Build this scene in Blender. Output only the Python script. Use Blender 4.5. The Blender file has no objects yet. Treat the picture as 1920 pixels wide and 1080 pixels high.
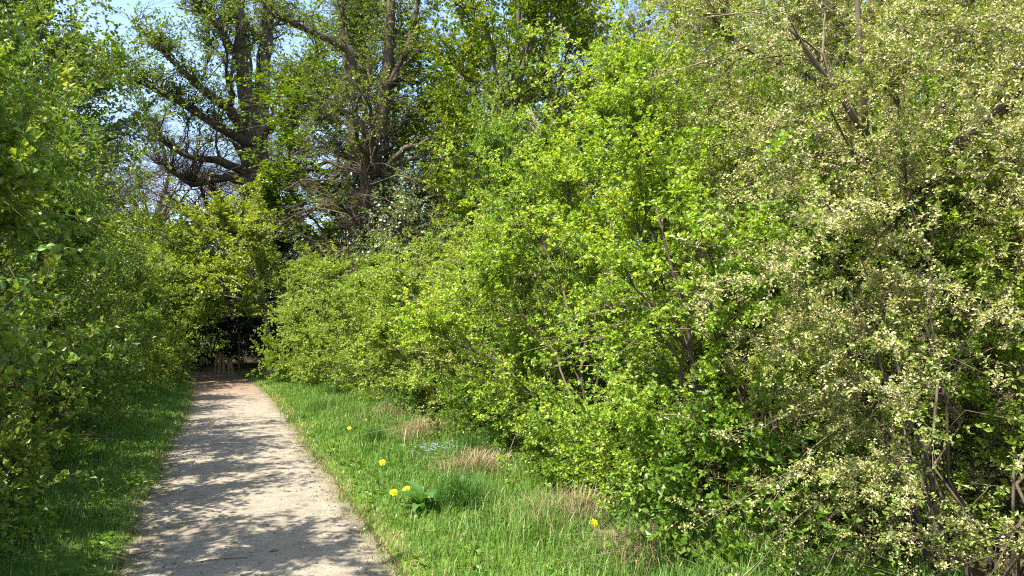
import bpy, math
import numpy as np
from mathutils import Matrix, Vector

R_ = math.radians
SC = bpy.context.scene
COL = SC.collection

# ------------------------------------------------------------------ camera
CAM_H = 1.6
YAW, PITCH, FPX = R_(21.2), R_(3.22), 1387.0        # FPX: focal length in pixels of a 1920 wide picture
cam_d = bpy.data.cameras.new('camera')
cam = bpy.data.objects.new('camera', cam_d)
COL.objects.link(cam)
cam.location = (0, 0, CAM_H)
cam.rotation_euler = (math.pi / 2 + PITCH, 0, -YAW)
cam_d.sensor_width = 36.0
cam_d.lens = FPX / 1920 * 36
cam_d.clip_start = 0.05
cam_d.clip_end = 2000
SC.camera = cam

# ------------------------------------------------------------------ sky, sun, exposure
SUN_EL = R_(57.5)
SUN_TRAVEL = (0.94, 0.34)                            # ground direction in which the light travels
w = bpy.data.worlds.new('World')
SC.world = w
w.use_nodes = True
nt = w.node_tree
sky = nt.nodes.new('ShaderNodeTexSky')
sky.sky_type = 'NISHITA'
sky.sun_disc = False
sky.sun_elevation = SUN_EL
# azimuth of the sun itself, measured clockwise from +Y
sky.sun_rotation = math.atan2(-SUN_TRAVEL[0], -SUN_TRAVEL[1])
sky.air_density, sky.dust_density, sky.ozone_density = 1.0, 1.2, 1.0
bg = nt.nodes['Background']
bg.inputs['Strength'].default_value = 0.15
nt.links.new(sky.outputs[0], bg.inputs[0])

sd = bpy.data.lights.new('sun', 'SUN')
sd.energy = 5.0
sd.angle = R_(0.53)
sd.color = (1.0, 0.955, 0.86)
sun = bpy.data.objects.new('sun', sd)
COL.objects.link(sun)
sun.location = (-20, -8, 30)
n_ = math.hypot(*SUN_TRAVEL)
tv = Vector((SUN_TRAVEL[0] / n_ * math.cos(SUN_EL), SUN_TRAVEL[1] / n_ * math.cos(SUN_EL), -math.sin(SUN_EL)))
sun.rotation_euler = tv.to_track_quat('-Z', 'Y').to_euler()

vs = SC.view_settings
vs.view_transform = 'Standard'
vs.look = 'None'
vs.exposure = 1.5
vs.gamma = 1.0
vs.use_curve_mapping = False
cy = SC.cycles
cy.max_bounces = 4
cy.diffuse_bounces = 2
cy.glossy_bounces = 2
cy.transmission_bounces = 3
cy.transparent_max_bounces = 4
cy.use_denoising = False
cy.pixel_filter_type = 'BLACKMAN_HARRIS'
cy.filter_width = 1.1
cy.sample_clamp_indirect = 6.0

# ------------------------------------------------------------------ helpers: pixels of the 1920 x 1080 photograph to places
CA, SA, CP, SP = math.cos(YAW), math.sin(YAW), math.cos(PITCH), math.sin(PITCH)


def ray(px, py):
    u, v = (px - 960) / FPX, (540 - py) / FPX
    f, z = CP - v * SP, SP + v * CP                  # forward (level) and up
    return np.array([u * CA + f * SA, -u * SA + f * CA, z]), f


def at(px, py, Z):
    """point seen at that pixel, Z metres ahead of the camera (level distance)"""
    d, f = ray(px, py)
    return np.array([0, 0, CAM_H]) + d * (Z / f)


def on_ground(px, py):
    d, f = ray(px, py)
    p = np.array([0, 0, CAM_H]) + d * (CAM_H / -d[2])
    for _ in range(4):
        h = float(ground_z(p[0], p[1]))
        p = np.array([0, 0, CAM_H]) + d * ((CAM_H - h) / -d[2])
    return p


def sstep(a, b, x):
    t = np.clip((x - a) / (b - a), 0, 1)
    return t * t * (3 - 2 * t)


def wob(x, y, s=1.0, ph=0.0):
    """cheap smooth noise in about -1..1"""
    x, y = np.asarray(x) * s, np.asarray(y) * s
    return (np.sin(x * 1.7 + y * 2.3 + ph) + np.sin(x * 3.1 - y * 1.3 + 1.7 + ph * 2) + np.sin(-x * 2.2 + y * 4.1 + 4.0 + ph)
            + .7 * np.sin(x * 5.3 + y * 4.7 + 2.0 + ph)) / 3.0


def path_edges(y):
    y = np.asarray(y, float)
    bend = -0.004 * np.clip(y - 16, 0, 40) ** 2
    l = -0.66 + bend + .03 * wob(y * 0, y, .55, 2.) + .03 * wob(y * 0, y, 1.9, 4.) + .02 * wob(y, y * 0, 6.3, 1.)
    r = 1.10 + bend + .03 * wob(y * 0, y, .5, 5.) + .03 * wob(y * 0, y, 2.1, 1.) + .02 * wob(y, y * 0, 6.9, 3.)
    return l, r


def ground_z(x, y):
    x, y = np.asarray(x, float), np.asarray(y, float)
    l, r = path_edges(y)
    out = np.maximum(l - x, x - r)                   # distance outside the path
    far = sstep(2.0, 6.0, out)
    h = -0.035 + .06 * sstep(-.10, .06, out) + .07 * sstep(0, 1.6, out) + .02 * wob(x, y, 2.2) * sstep(0, .5, out)
    h = h + far * (.12 + .15 * wob(x, y, .35, 2.))
    return h


# ------------------------------------------------------------------ helpers: meshes
def build(name, chunks, mats, parent=None, smooth=False, link=True):
    """chunks: list of (verts, faces (n,3|4), per face value, material index)"""
    me = mesh_of(name, chunks, mats, smooth)
    return put(name, me, parent)


def mesh_of(name, chunks, mats, smooth=False):
    me = bpy.data.meshes.new(name)
    nv = sum(len(c[0]) for c in chunks)
    nf = sum(len(c[1]) for c in chunks)
    V = np.empty((nv, 3), np.float32)
    tot = np.empty(nf, np.int32)
    val = np.empty(nf, np.float32)
    mi = np.empty(nf, np.int32)
    loops = []
    o = f = 0
    for c in chunks:
        v, fa = c[0], c[1]
        V[o:o + len(v)] = v
        loops.append((fa + o).astype(np.int32).ravel())
        tot[f:f + len(fa)] = fa.shape[1]
        val[f:f + len(fa)] = c[2] if len(c) > 2 else .5
        mi[f:f + len(fa)] = c[3] if len(c) > 3 else 0
        o += len(v)
        f += len(fa)
    L = np.concatenate(loops)
    me.vertices.add(nv)
    me.loops.add(len(L))
    me.polygons.add(nf)
    me.vertices.foreach_set('co', V.ravel())
    me.loops.foreach_set('vertex_index', L)
    st = np.zeros(nf, np.int32)
    st[1:] = np.cumsum(tot)[:-1]
    me.polygons.foreach_set('loop_start', st)
    me.polygons.foreach_set('loop_total', tot)
    me.polygons.foreach_set('material_index', mi)
    me.polygons.foreach_set('use_smooth', np.full(nf, bool(smooth)))
    a = me.attributes.new('v', 'FLOAT', 'FACE')
    a.data.foreach_set('value', val)
    for m in (mats if isinstance(mats, (list, tuple)) else [mats]):
        me.materials.append(m)
    me.update(calc_edges=True)
    return me


def put(name, me, parent=None):
    o = bpy.data.objects.new(name, me)
    COL.objects.link(o)
    if parent is not None:
        o.parent = parent
    return o


def tag(o, label, cat, group=None, kind=None):
    if label:
        o['label'] = label
    if cat:
        o['category'] = cat
    if group:
        o['group'] = group
    if kind:
        o['kind'] = kind
    return o


def empty(name, loc=(0, 0, 0), rz=0.0, scale=(1, 1, 1)):
    o = bpy.data.objects.new(name, None)
    o.empty_display_size = .1
    COL.objects.link(o)
    o.location = [float(c) for c in loc]
    o.rotation_euler = (0, 0, rz)
    o.scale = scale
    return o


def unit(a):
    return a / (np.linalg.norm(a, axis=-1, keepdims=True) + 1e-9)


def runit(rng, n):
    return unit(rng.normal(size=(n, 3)))


def tubes(P, R, s=3, val=.5):
    """P (N,K,3), R (N,K): N tubes of s sides"""
    N, K, _ = P.shape
    T = unit(np.gradient(P, axis=1))
    ref = np.where(np.abs(T[:, :1, 2:3]) > .8, np.array([1., 0, 0]), np.array([0, 0, 1.]))
    A = unit(np.cross(T, np.broadcast_to(ref, T.shape)))
    B = np.cross(T, A)
    ang = np.arange(s) * 2 * math.pi / s
    V = P[:, :, None] + R[:, :, None, None] * (A[:, :, None] * np.cos(ang)[:, None] + B[:, :, None] * np.sin(ang)[:, None])
    base = (np.arange(N) * K * s)[:, None, None]
    k = (np.arange(K - 1) * s)[None, :, None]
    j = np.arange(s)[None, None]
    j2 = (j + 1) % s
    F = np.stack([base + k + j, base + k + j2, base + k + s + j2, base + k + s + j], -1).reshape(-1, 4)
    v = np.broadcast_to(np.asarray(val, float).reshape(-1, 1), (N, (K - 1) * s)).ravel() if np.ndim(val) else np.full(len(F), val)
    return V.reshape(-1, 3), F, v


def bez(A, C, B, K):
    t = np.linspace(0, 1, K)[None, :, None]
    return (1 - t) ** 2 * A[:, None] + 2 * t * (1 - t) * C[:, None] + t * t * B[:, None]


def leaves(rng, p, d, up, L, wr=.6, fold=.18, curl=.12, six=False, val=None):
    """kite shaped (or six pointed) folded leaves: p base, d direction, up leaf normal hint, L length"""
    n = len(p)
    d = unit(d)
    s = unit(np.cross(d, up))
    nn = np.cross(s, d)
    L = np.asarray(L).reshape(-1, 1) * np.ones((n, 1))
    W = L * wr * .5
    tip = p + d * L - nn * L * curl
    if val is None:
        val = rng.random(n)
    if not six:
        m = p + d * L * .5
        l, r = m + s * W + nn * W * fold * 2, m - s * W + nn * W * fold * 2
        V = np.stack([p, l, tip, r], 1).reshape(-1, 3)
        b = (np.arange(n) * 4)[:, None]
        F = np.concatenate([b + [0, 2, 1], b + [0, 3, 2]])
        return V, F, np.concatenate([val, val])
    a1, a2 = p + d * L * .28, p + d * L * .66
    up1, up2 = nn * W * fold * 2, nn * (W * fold * 2 - L * curl * .3)
    V = np.stack([p, a1 + s * W * .95 + up1, a2 + s * W * .82 + up2, tip, a2 - s * W * .82 + up2, a1 - s * W * .95 + up1], 1).reshape(-1, 3)
    b = (np.arange(n) * 6)[:, None]
    F = np.concatenate([b + [0, 3, 2, 1], b + [0, 5, 4, 3]])
    return V, F, np.concatenate([val, val])


# ------------------------------------------------------------------ materials
def new_mat(name):
    m = bpy.data.materials.new(name)
    m.use_nodes = True
    t = m.node_tree
    for n in list(t.nodes):
        t.nodes.remove(n)
    out = t.nodes.new('ShaderNodeOutputMaterial')
    return m, t, out


def nd(t, kind, **kw):
    n = t.nodes.new(kind)
    for k, v in kw.items():
        if k.startswith('in_'):
            n.inputs[k[3:].replace('_', ' ')].default_value = v
        else:
            setattr(n, k, v)
    return n


def ramp(t, stops):
    r = t.nodes.new('ShaderNodeValToRGB')
    e = r.color_ramp.elements
    while len(e) < len(stops):
        e.new(.5)
    for x, (p, c) in zip(e, stops):
        x.position = p
        x.color = (*c, 1)
    return r


def leaf_mat(name, stops, trans=.46, warm=(1.25, 1.12, .45), gloss=.025, rough=.45, patch=.35, scale=1.3, tint=(1, 1, 1)):
    """leaf: colour from a per leaf value, shifted in soft patches over the plant; lets light through"""
    m, t, out = new_mat(name)
    at_ = nd(t, 'ShaderNodeAttribute', attribute_name='v')
    geo = nd(t, 'ShaderNodeNewGeometry')
    nz = nd(t, 'ShaderNodeTexNoise')
    nz.inputs['Scale'].default_value = scale
    nz.inputs['Detail'].default_value = 2
    t.links.new(geo.outputs['Position'], nz.inputs['Vector'])
    ma = nd(t, 'ShaderNodeMath', operation='MULTIPLY_ADD')
    ma.inputs[1].default_value = patch * 2
    ma.inputs[2].default_value = -patch
    t.links.new(nz.outputs['Fac'], ma.inputs[0])
    oi = nd(t, 'ShaderNodeObjectInfo')
    mo = nd(t, 'ShaderNodeMath', operation='MULTIPLY_ADD')
    mo.inputs[1].default_value = .34
    mo.inputs[2].default_value = -.17
    t.links.new(oi.outputs['Random'], mo.inputs[0])
    a0 = nd(t, 'ShaderNodeMath', operation='ADD')
    t.links.new(mo.outputs[0], a0.inputs[0])
    t.links.new(ma.outputs[0], a0.inputs[1])
    ad = nd(t, 'ShaderNodeMath', operation='ADD', use_clamp=True)
    t.links.new(a0.outputs[0], ad.inputs[0])
    t.links.new(at_.outputs['Fac'], ad.inputs[1])
    rp = ramp(t, [(p, tuple(c * k for c, k in zip(col, tint))) for p, col in stops])
    t.links.new(ad.outputs[0], rp.inputs[0])
    df = nd(t, 'ShaderNodeBsdfDiffuse')
    tr = nd(t, 'ShaderNodeBsdfTranslucent')
    mul = nd(t, 'ShaderNodeMix', data_type='RGBA', blend_type='MULTIPLY')
    mul.inputs[0].default_value = 1
    mul.inputs[7].default_value = (*warm, 1)
    t.links.new(rp.outputs[0], df.inputs[0])
    t.links.new(rp.outputs[0], mul.inputs[6])
    t.links.new(mul.outputs[2], tr.inputs[0])
    mx = nd(t, 'ShaderNodeMixShader')
    mx.inputs[0].default_value = trans
    t.links.new(df.outputs[0], mx.inputs[1])
    t.links.new(tr.outputs[0], mx.inputs[2])
    gl = nd(t, 'ShaderNodeBsdfGlossy')
    gl.inputs['Roughness'].default_value = rough
    gl.inputs['Color'].default_value = (1, 1, 1, 1)
    m2 = nd(t, 'ShaderNodeMixShader')
    m2.inputs[0].default_value = gloss
    t.links.new(mx.outputs[0], m2.inputs[1])
    t.links.new(gl.outputs[0], m2.inputs[2])
    t.links.new(m2.outputs[0], out.inputs[0])
    return m


def bark_mat(name, a, b, scale=9., bump=.35, moss=None):
    m, t, out = new_mat(name)
    tc = nd(t, 'ShaderNodeTexCoord')
    mp = nd(t, 'ShaderNodeMapping')
    mp.inputs['Scale'].default_value = (1, 1, .22)
    t.links.new(tc.outputs['Object'], mp.inputs[0])
    nz = nd(t, 'ShaderNodeTexNoise')
    nz.inputs['Scale'].default_value = scale
    nz.inputs['Detail'].default_value = 6
    nz.inputs['Roughness'].default_value = .65
    t.links.new(mp.outputs[0], nz.inputs['Vector'])
    at_ = nd(t, 'ShaderNodeAttribute', attribute_name='v')
    ma = nd(t, 'ShaderNodeMath', operation='MULTIPLY_ADD', use_clamp=True)
    ma.inputs[1].default_value = .55
    t.links.new(at_.outputs['Fac'], ma.inputs[0])
    sub = nd(t, 'ShaderNodeMath', operation='SUBTRACT')
    sub.inputs[1].default_value = .25
    t.links.new(nz.outputs['Fac'], sub.inputs[0])
    t.links.new(sub.outputs[0], ma.inputs[2])
    rp = ramp(t, [(.15, a), (.75, b)])
    t.links.new(ma.outputs[0], rp.inputs[0])
    col = rp.outputs[0]
    if moss:
        n2 = nd(t, 'ShaderNodeTexNoise')
        n2.inputs['Scale'].default_value = 2.2
        n2.inputs['Detail'].default_value = 5
        t.links.new(tc.outputs['Object'], n2.inputs['Vector'])
        r2 = ramp(t, [(.48, (0, 0, 0)), (.6, (1, 1, 1))])
        t.links.new(n2.outputs['Fac'], r2.inputs[0])
        mm = nd(t, 'ShaderNodeMix', data_type='RGBA')
        t.links.new(r2.outputs[0], mm.inputs[0])
        t.links.new(col, mm.inputs[6])
        mm.inputs[7].default_value = (*moss, 1)
        col = mm.outputs[2]
    pb = nd(t, 'ShaderNodeBsdfPrincipled')
    pb.inputs['Roughness'].default_value = .85
    pb.inputs['Specular IOR Level'].default_value = .25
    t.links.new(col, pb.inputs['Base Color'])
    bp = nd(t, 'ShaderNodeBump')
    bp.inputs['Strength'].default_value = bump
    bp.inputs['Distance'].default_value = .02
    t.links.new(nz.outputs['Fac'], bp.inputs['Height'])
    t.links.new(bp.outputs[0], pb.inputs['Normal'])
    t.links.new(pb.outputs[0], out.inputs[0])
    return m


M = {}
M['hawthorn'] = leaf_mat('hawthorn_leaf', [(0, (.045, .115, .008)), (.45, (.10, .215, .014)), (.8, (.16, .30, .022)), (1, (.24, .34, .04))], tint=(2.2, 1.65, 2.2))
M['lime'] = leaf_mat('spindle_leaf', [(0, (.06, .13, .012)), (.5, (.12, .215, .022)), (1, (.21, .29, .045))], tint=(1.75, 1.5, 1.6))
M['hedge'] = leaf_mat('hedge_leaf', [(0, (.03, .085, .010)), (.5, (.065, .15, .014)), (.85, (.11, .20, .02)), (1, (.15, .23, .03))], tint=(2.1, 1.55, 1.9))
M['honey'] = leaf_mat('honeysuckle_leaf', [(0, (.05, .13, .028)), (.6, (.10, .22, .05)), (1, (.15, .27, .07))], gloss=.04, tint=(1.6,1.5,1.2))
M['yellow'] = leaf_mat('maple_flush_leaf', [(0, (.11, .135, .010)), (.5, (.20, .215, .014)), (1, (.32, .28, .028))], tint=(1.2, 1.5, 1.6))
M['maple'] = leaf_mat('maple_leaf', [(0, (.028, .085, .006)), (.5, (.065, .155, .010)), (.85, (.12, .225, .014)), (1, (.20, .27, .02))], tint=(1.5, 1.15, .9))
M['oak'] = leaf_mat('tree_leaf', [(0, (.055, .11, .010)), (.5, (.105, .18, .016)), (1, (.18, .24, .03))], tint=(1.5, 1.35, 1.5))
M['pale'] = leaf_mat('pale_leaf', [(0, (.08, .12, .022)), (.5, (.14, .19, .04)), (1, (.24, .26, .085))], tint=(1.6, 1.6, 1.2))
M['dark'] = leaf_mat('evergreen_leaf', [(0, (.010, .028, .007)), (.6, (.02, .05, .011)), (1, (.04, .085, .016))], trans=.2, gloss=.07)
M['ivy'] = leaf_mat('ivy_leaf', [(0, (.014, .036, .010)), (.6, (.028, .065, .014)), (1, (.055, .11, .02))], trans=.2, gloss=.09)
M['grey'] = leaf_mat('apple_leaf', [(0, (.06, .12, .03)), (.6, (.12, .20, .055)), (1, (.22, .28, .11))], tint=(1.2,1.1,.9))
M['grass'] = leaf_mat('grass_blade', [(0, (.045, .12, .012)), (.5, (.085, .20, .018)), (.82, (.14, .26, .03)), (1, (.30, .30, .09))], trans=.35, gloss=.012, scale=.9, patch=.25, tint=(1.35, 1.15, 2.0))
M['tuft'] = leaf_mat('tuft_blade', [(0, (.03, .10, .022)), (.6, (.06, .16, .035)), (1, (.11, .23, .05))], trans=.35, gloss=.02, tint=(1.3,1.15,.9))
M['straw'] = leaf_mat('dry_grass_blade', [(0, (.20, .14, .075)), (.6, (.34, .26, .14)), (1, (.50, .41, .24))], trans=.25, warm=(1, .95, .8), gloss=.03)
M['weed'] = leaf_mat('weed_leaf', [(0, (.035, .10, .012)), (.6, (.075, .17, .02)), (1, (.13, .24, .03))], tint=(1.8, 1.4, .9))
M['dock'] = leaf_mat('dock_leaf', [(0, (.045, .12, .025)), (1, (.10, .22, .04))], gloss=.06, rough=.35)
M['cream'] = leaf_mat('cream_blossom', [(0, (.29, .25, .095)), (.45, (.46, .41, .18)), (.8, (.55, .50, .25)), (1, (.64, .60, .37))], trans=.3, warm=(1, .96, .8), gloss=.02)
M['white'] = leaf_mat('white_blossom', [(0, (.58, .56, .46)), (1, (.80, .78, .72))], trans=.3, warm=(1, .98, .9), gloss=.02)
M['blue'] = leaf_mat('forget_me_not_petal', [(0, (.18, .25, .34)), (1, (.34, .40, .44))], trans=.3, warm=(1, 1, 1), gloss=.02)
M['yellowflower'] = leaf_mat('dandelion_petal', [(0, (.74, .62, .004)), (1, (.82, .74, .01))], trans=.25, warm=(1, .9, .5), gloss=.02)
M['browntwig'] = leaf_mat('bud_scale', [(0, (.09, .055, .024)), (.6, (.15, .105, .045)), (1, (.20, .17, .06))], trans=.2, warm=(1, .9, .7), gloss=.03)
M['deadleaf'] = leaf_mat('fallen_leaf', [(0, (.10, .05, .025)), (.6, (.20, .11, .055)), (1, (.32, .20, .11))], trans=.15, warm=(1, .9, .7), gloss=.03)
M['bark_grey'] = bark_mat('grey_bark', (.10, .085, .065), (.27, .24, .19), 8., .5)
M['bark_brown'] = bark_mat('brown_bark', (.038, .029, .019), (.115, .087, .057), 10., .5)
M['bark_twig'] = bark_mat('twig_bark', (.045, .032, .022), (.17, .13, .09), 22., .2)
M['bark_dark'] = bark_mat('dark_bark', (.03, .024, .018), (.085, .066, .048), 12., .4)
M['bark_red'] = bark_mat('reddish_twig_bark', (.06, .036, .024), (.16, .105, .068), 20., .2)
M['bark_moss'] = bark_mat('mossy_bark', (.07, .052, .035), (.20, .155, .105), 10., .5, moss=(.055, .075, .015))
M['wood'] = bark_mat('split_wood', (.07, .045, .022), (.19, .125, .06), 14., .3)


def ground_material():
    m, t, out = new_mat('soil_and_litter')
    tc = nd(t, 'ShaderNodeTexCoord')
    n1 = nd(t, 'ShaderNodeTexNoise')
    n1.inputs['Scale'].default_value = 1.4
    n1.inputs['Detail'].default_value = 7
    n1.inputs['Roughness'].default_value = .65
    n2 = nd(t, 'ShaderNodeTexNoise')
    n2.inputs['Scale'].default_value = 38
    n2.inputs['Detail'].default_value = 5
    t.links.new(tc.outputs['Object'], n1.inputs['Vector'])
    t.links.new(tc.outputs['Object'], n2.inputs['Vector'])
    r1 = ramp(t, [(.3, (.055, .042, .026)), (.55, (.075, .068, .03)), (.75, (.06, .085, .025))])
    r2 = ramp(t, [(.3, (.5, .5, .5)), (.7, (1.5, 1.4, 1.25))])
    t.links.new(n1.outputs['Fac'], r1.inputs[0])
    t.links.new(n2.outputs['Fac'], r2.inputs[0])
    mx = nd(t, 'ShaderNodeMix', data_type='RGBA', blend_type='MULTIPLY')
    mx.inputs[0].default_value = 1
    t.links.new(r1.outputs[0], mx.inputs[6])
    t.links.new(r2.outputs[0], mx.inputs[7])
    at_ = nd(t, 'ShaderNodeAttribute', attribute_name='v')      # 1 where short turf and moss grow
    tf = nd(t, 'ShaderNodeMix', data_type='RGBA')
    t.links.new(at_.outputs['Fac'], tf.inputs[0])
    t.links.new(mx.outputs[2], tf.inputs[6])
    r4 = ramp(t, [(.35, (.055, .10, .014)), (.55, (.10, .155, .022)), (.75, (.15, .18, .045))])
    t.links.new(n2.outputs['Fac'], r4.inputs[0])
    t.links.new(r4.outputs[0], tf.inputs[7])
    mx = tf
    pb = nd(t, 'ShaderNodeBsdfPrincipled')
    pb.inputs['Roughness'].default_value = .95
    pb.inputs['Specular IOR Level'].default_value = .1
    t.links.new(mx.outputs[2], pb.inputs['Base Color'])
    bp = nd(t, 'ShaderNodeBump')
    bp.inputs['Strength'].default_value = .8
    bp.inputs['Distance'].default_value = .03
    t.links.new(n2.outputs['Fac'], bp.inputs['Height'])
    t.links.new(bp.outputs[0], pb.inputs['Normal'])
    t.links.new(pb.outputs[0], out.inputs[0])
    return m


def path_material():
    m, t, out = new_mat('trodden_gravel')
    tc = nd(t, 'ShaderNodeTexCoord')
    P = tc.outputs['Object']

    def noise(scale, detail=5, rough=.6, src=P):
        n = nd(t, 'ShaderNodeTexNoise')
        n.inputs['Scale'].default_value = scale
        n.inputs['Detail'].default_value = detail
        n.inputs['Roughness'].default_value = rough
        t.links.new(src, n.inputs['Vector'])
        return n.outputs['Fac']
    big = noise(1.3, 6, .68)
    mid = noise(7, 6)
    fine = noise(120, 4, .7)
    vo = nd(t, 'ShaderNodeTexVoronoi')
    vo.inputs['Scale'].default_value = 62
    t.links.new(P, vo.inputs['Vector'])
    vo2 = nd(t, 'ShaderNodeTexVoronoi')
    vo2.inputs['Scale'].default_value = 24
    t.links.new(P, vo2.inputs['Vector'])
    base = ramp(t, [(.28, (.172, .146, .107)), (.45, (.242, .207, .155)), (.6, (.265, .229, .174)), (.78, (.292, .255, .197))])
    t.links.new(big, base.inputs[0])
    r2 = ramp(t, [(.3, (.74, .73, .72)), (.5, (1, 1, 1)), (.72, (1.12, 1.12, 1.12))])
    t.links.new(mid, r2.inputs[0])
    mx = nd(t, 'ShaderNodeMix', data_type='RGBA', blend_type='MULTIPLY')
    mx.inputs[0].default_value = 1
    t.links.new(base.outputs[0], mx.inputs[6])
    t.links.new(r2.outputs[0], mx.inputs[7])
    sep = nd(t, 'ShaderNodeSeparateColor')
    t.links.new(vo.outputs['Color'], sep.inputs[0])
    r3 = ramp(t, [(0, (.72, .71, .69)), (.2, (.95, .95, .94)), (.8, (1.03, 1.03, 1.03)), (1, (1.22, 1.21, 1.2))])
    t.links.new(sep.outputs[0], r3.inputs[0])
    mx2 = nd(t, 'ShaderNodeMix', data_type='RGBA', blend_type='MULTIPLY')
    mx2.inputs[0].default_value = .75
    t.links.new(mx.outputs[2], mx2.inputs[6])
    t.links.new(r3.outputs[0], mx2.inputs[7])
    # leaf litter covers the far end of the path, and a little soil lies along its edges
    sx = nd(t, 'ShaderNodeSeparateXYZ')
    t.links.new(P, sx.inputs[0])
    mr = nd(t, 'ShaderNodeMapRange')
    mr.inputs['From Min'].default_value = 16.5
    mr.inputs['From Max'].default_value = 21.5
    t.links.new(sx.outputs['Y'], mr.inputs['Value'])
    lit = nd(t, 'ShaderNodeMath', operation='MULTIPLY_ADD', use_clamp=True)
    lit.inputs[1].default_value = 1.1
    lm = nd(t, 'ShaderNodeMath', operation='MULTIPLY')
    t.links.new(mr.outputs[0], lm.inputs[0])
    t.links.new(mid, lm.inputs[1])
    t.links.new(lm.outputs[0], lit.inputs[0])
    lit.inputs[2].default_value = 0
    mx3 = nd(t, 'ShaderNodeMix', data_type='RGBA')
    t.links.new(lit.outputs[0], mx3.inputs[0])
    t.links.new(mx2.outputs[2], mx3.inputs[6])
    mx3.inputs[7].default_value = (.20, .105, .06, 1)
    at_ = nd(t, 'ShaderNodeAttribute', attribute_name='v')      # 1 at the trodden middle, 0 at the edges
    ed = nd(t, 'ShaderNodeMath', operation='ADD', use_clamp=True)
    e2 = nd(t, 'ShaderNodeMath', operation='SUBTRACT')
    e2.inputs[1].default_value = .5
    t.links.new(mid, e2.inputs[0])
    t.links.new(e2.outputs[0], ed.inputs[0])
    t.links.new(at_.outputs['Fac'], ed.inputs[1])
    mx4 = nd(t, 'ShaderNodeMix', data_type='RGBA')
    t.links.new(ed.outputs[0], mx4.inputs[0])
    mx4.inputs[6].default_value = (.17, .135, .085, 1)
    t.links.new(mx3.outputs[2], mx4.inputs[7])
    pb = nd(t, 'ShaderNodeBsdfPrincipled')
    pb.inputs['Roughness'].default_value = .92
    pb.inputs['Specular IOR Level'].default_value = .15
    t.links.new(mx4.outputs[2], pb.inputs['Base Color'])
    hs = nd(t, 'ShaderNodeMath', operation='MULTIPLY_ADD')
    hs.inputs[1].default_value = -.8
    t.links.new(vo.outputs['Distance'], hs.inputs[0])
    t.links.new(fine, hs.inputs[2])
    h2 = nd(t, 'ShaderNodeMath', operation='MULTIPLY_ADD')
    h2.inputs[1].default_value = 1.6
    t.links.new(mid, h2.inputs[0])
    t.links.new(hs.outputs[0], h2.inputs[2])
    bp = nd(t, 'ShaderNodeBump')
    bp.inputs['Strength'].default_value = .5
    bp.inputs['Distance'].default_value = .010
    t.links.new(h2.outputs[0], bp.inputs['Height'])
    t.links.new(bp.outputs[0], pb.inputs['Normal'])
    t.links.new(pb.outputs[0], out.inputs[0])
    return m


def stone_material():
    m, t, out = new_mat('pebble_stone')
    at_ = nd(t, 'ShaderNodeAttribute', attribute_name='v')
    rp = ramp(t, [(0, (.10, .088, .075)), (.5, (.22, .195, .155)), (1, (.38, .35, .30))])
    t.links.new(at_.outputs['Fac'], rp.inputs[0])
    pb = nd(t, 'ShaderNodeBsdfPrincipled')
    pb.inputs['Roughness'].default_value = .85
    t.links.new(rp.outputs[0], pb.inputs['Base Color'])
    t.links.new(pb.outputs[0], out.inputs[0])
    return m


M['ground'] = ground_material()
M['path'] = path_material()
M['stone'] = stone_material()

# ------------------------------------------------------------------ setting: ground sheet and path
rng = np.random.default_rng(7)


def spaced(a, b, step, far, n=14):
    core = np.arange(a, b + step / 2, step)
    g = np.geomspace(step * 2, far, n)
    return np.concatenate([(a - g)[::-1], core, b + g])


gx = spaced(-4.5, 6.0, .12, 420)
gy = spaced(1.0, 34.0, .2, 420)
GX, GY = np.meshgrid(gx, gy, indexing='ij')
GZ = ground_z(GX, GY)
V = np.stack([GX, GY, GZ], -1).reshape(-1, 3)
i, j = np.meshgrid(np.arange(len(gx) - 1), np.arange(len(gy) - 1), indexing='ij')
n_y = len(gy)
F = np.stack([i * n_y + j, (i + 1) * n_y + j, (i + 1) * n_y + j + 1, i * n_y + j + 1], -1).reshape(-1, 4)
fx, fy = V[F].mean(1)[:, 0], V[F].mean(1)[:, 1]
el, er = path_edges(fy)
fo = np.maximum(el - fx, fx - er)
turf = sstep(-.05, .12, fo) * (1 - sstep(1.5, 2.6, fo)) * (fy < 30)
g = build('ground', [(V, F, turf)], M['ground'], smooth=True)
g['kind'] = 'structure'

py_ = np.concatenate([np.arange(-6, 36, .12)])
l, r = path_edges(py_)
K = 28
q = np.linspace(-.06, 1.06, K)
PX = l[:, None] + (r - l)[:, None] * q
PY = np.repeat(py_[:, None], K, 1)
PZ = .012 * wob(PX, PY, 2.5) + .004 * wob(PX, PY, 9.) + .02 * (1 - (2 * q - 1) ** 2)[None]
V = np.stack([PX, PY, PZ], -1).reshape(-1, 3)
i, j = np.meshgrid(np.arange(len(py_) - 1), np.arange(K - 1), indexing='ij')
F = np.stack([i * K + j, i * K + j + 1, (i + 1) * K + j + 1, (i + 1) * K + j], -1).reshape(-1, 4)
qm = (q[:-1] + q[1:]) / 2
vv = np.clip(np.minimum(qm, 1 - qm) * 9 - .1, 0, 1)
p_ = build('path', [(V, F, np.tile(vv, len(py_) - 1))], M['path'], smooth=True)
p_['kind'] = 'structure'


def path_z(x, y):
    l, r = path_edges(y)
    q = (x - l) / (r - l)
    return .012 * wob(x, y, 2.5) + .004 * wob(x, y, 9.) + .02 * (1 - (2 * q - 1) ** 2)


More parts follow.
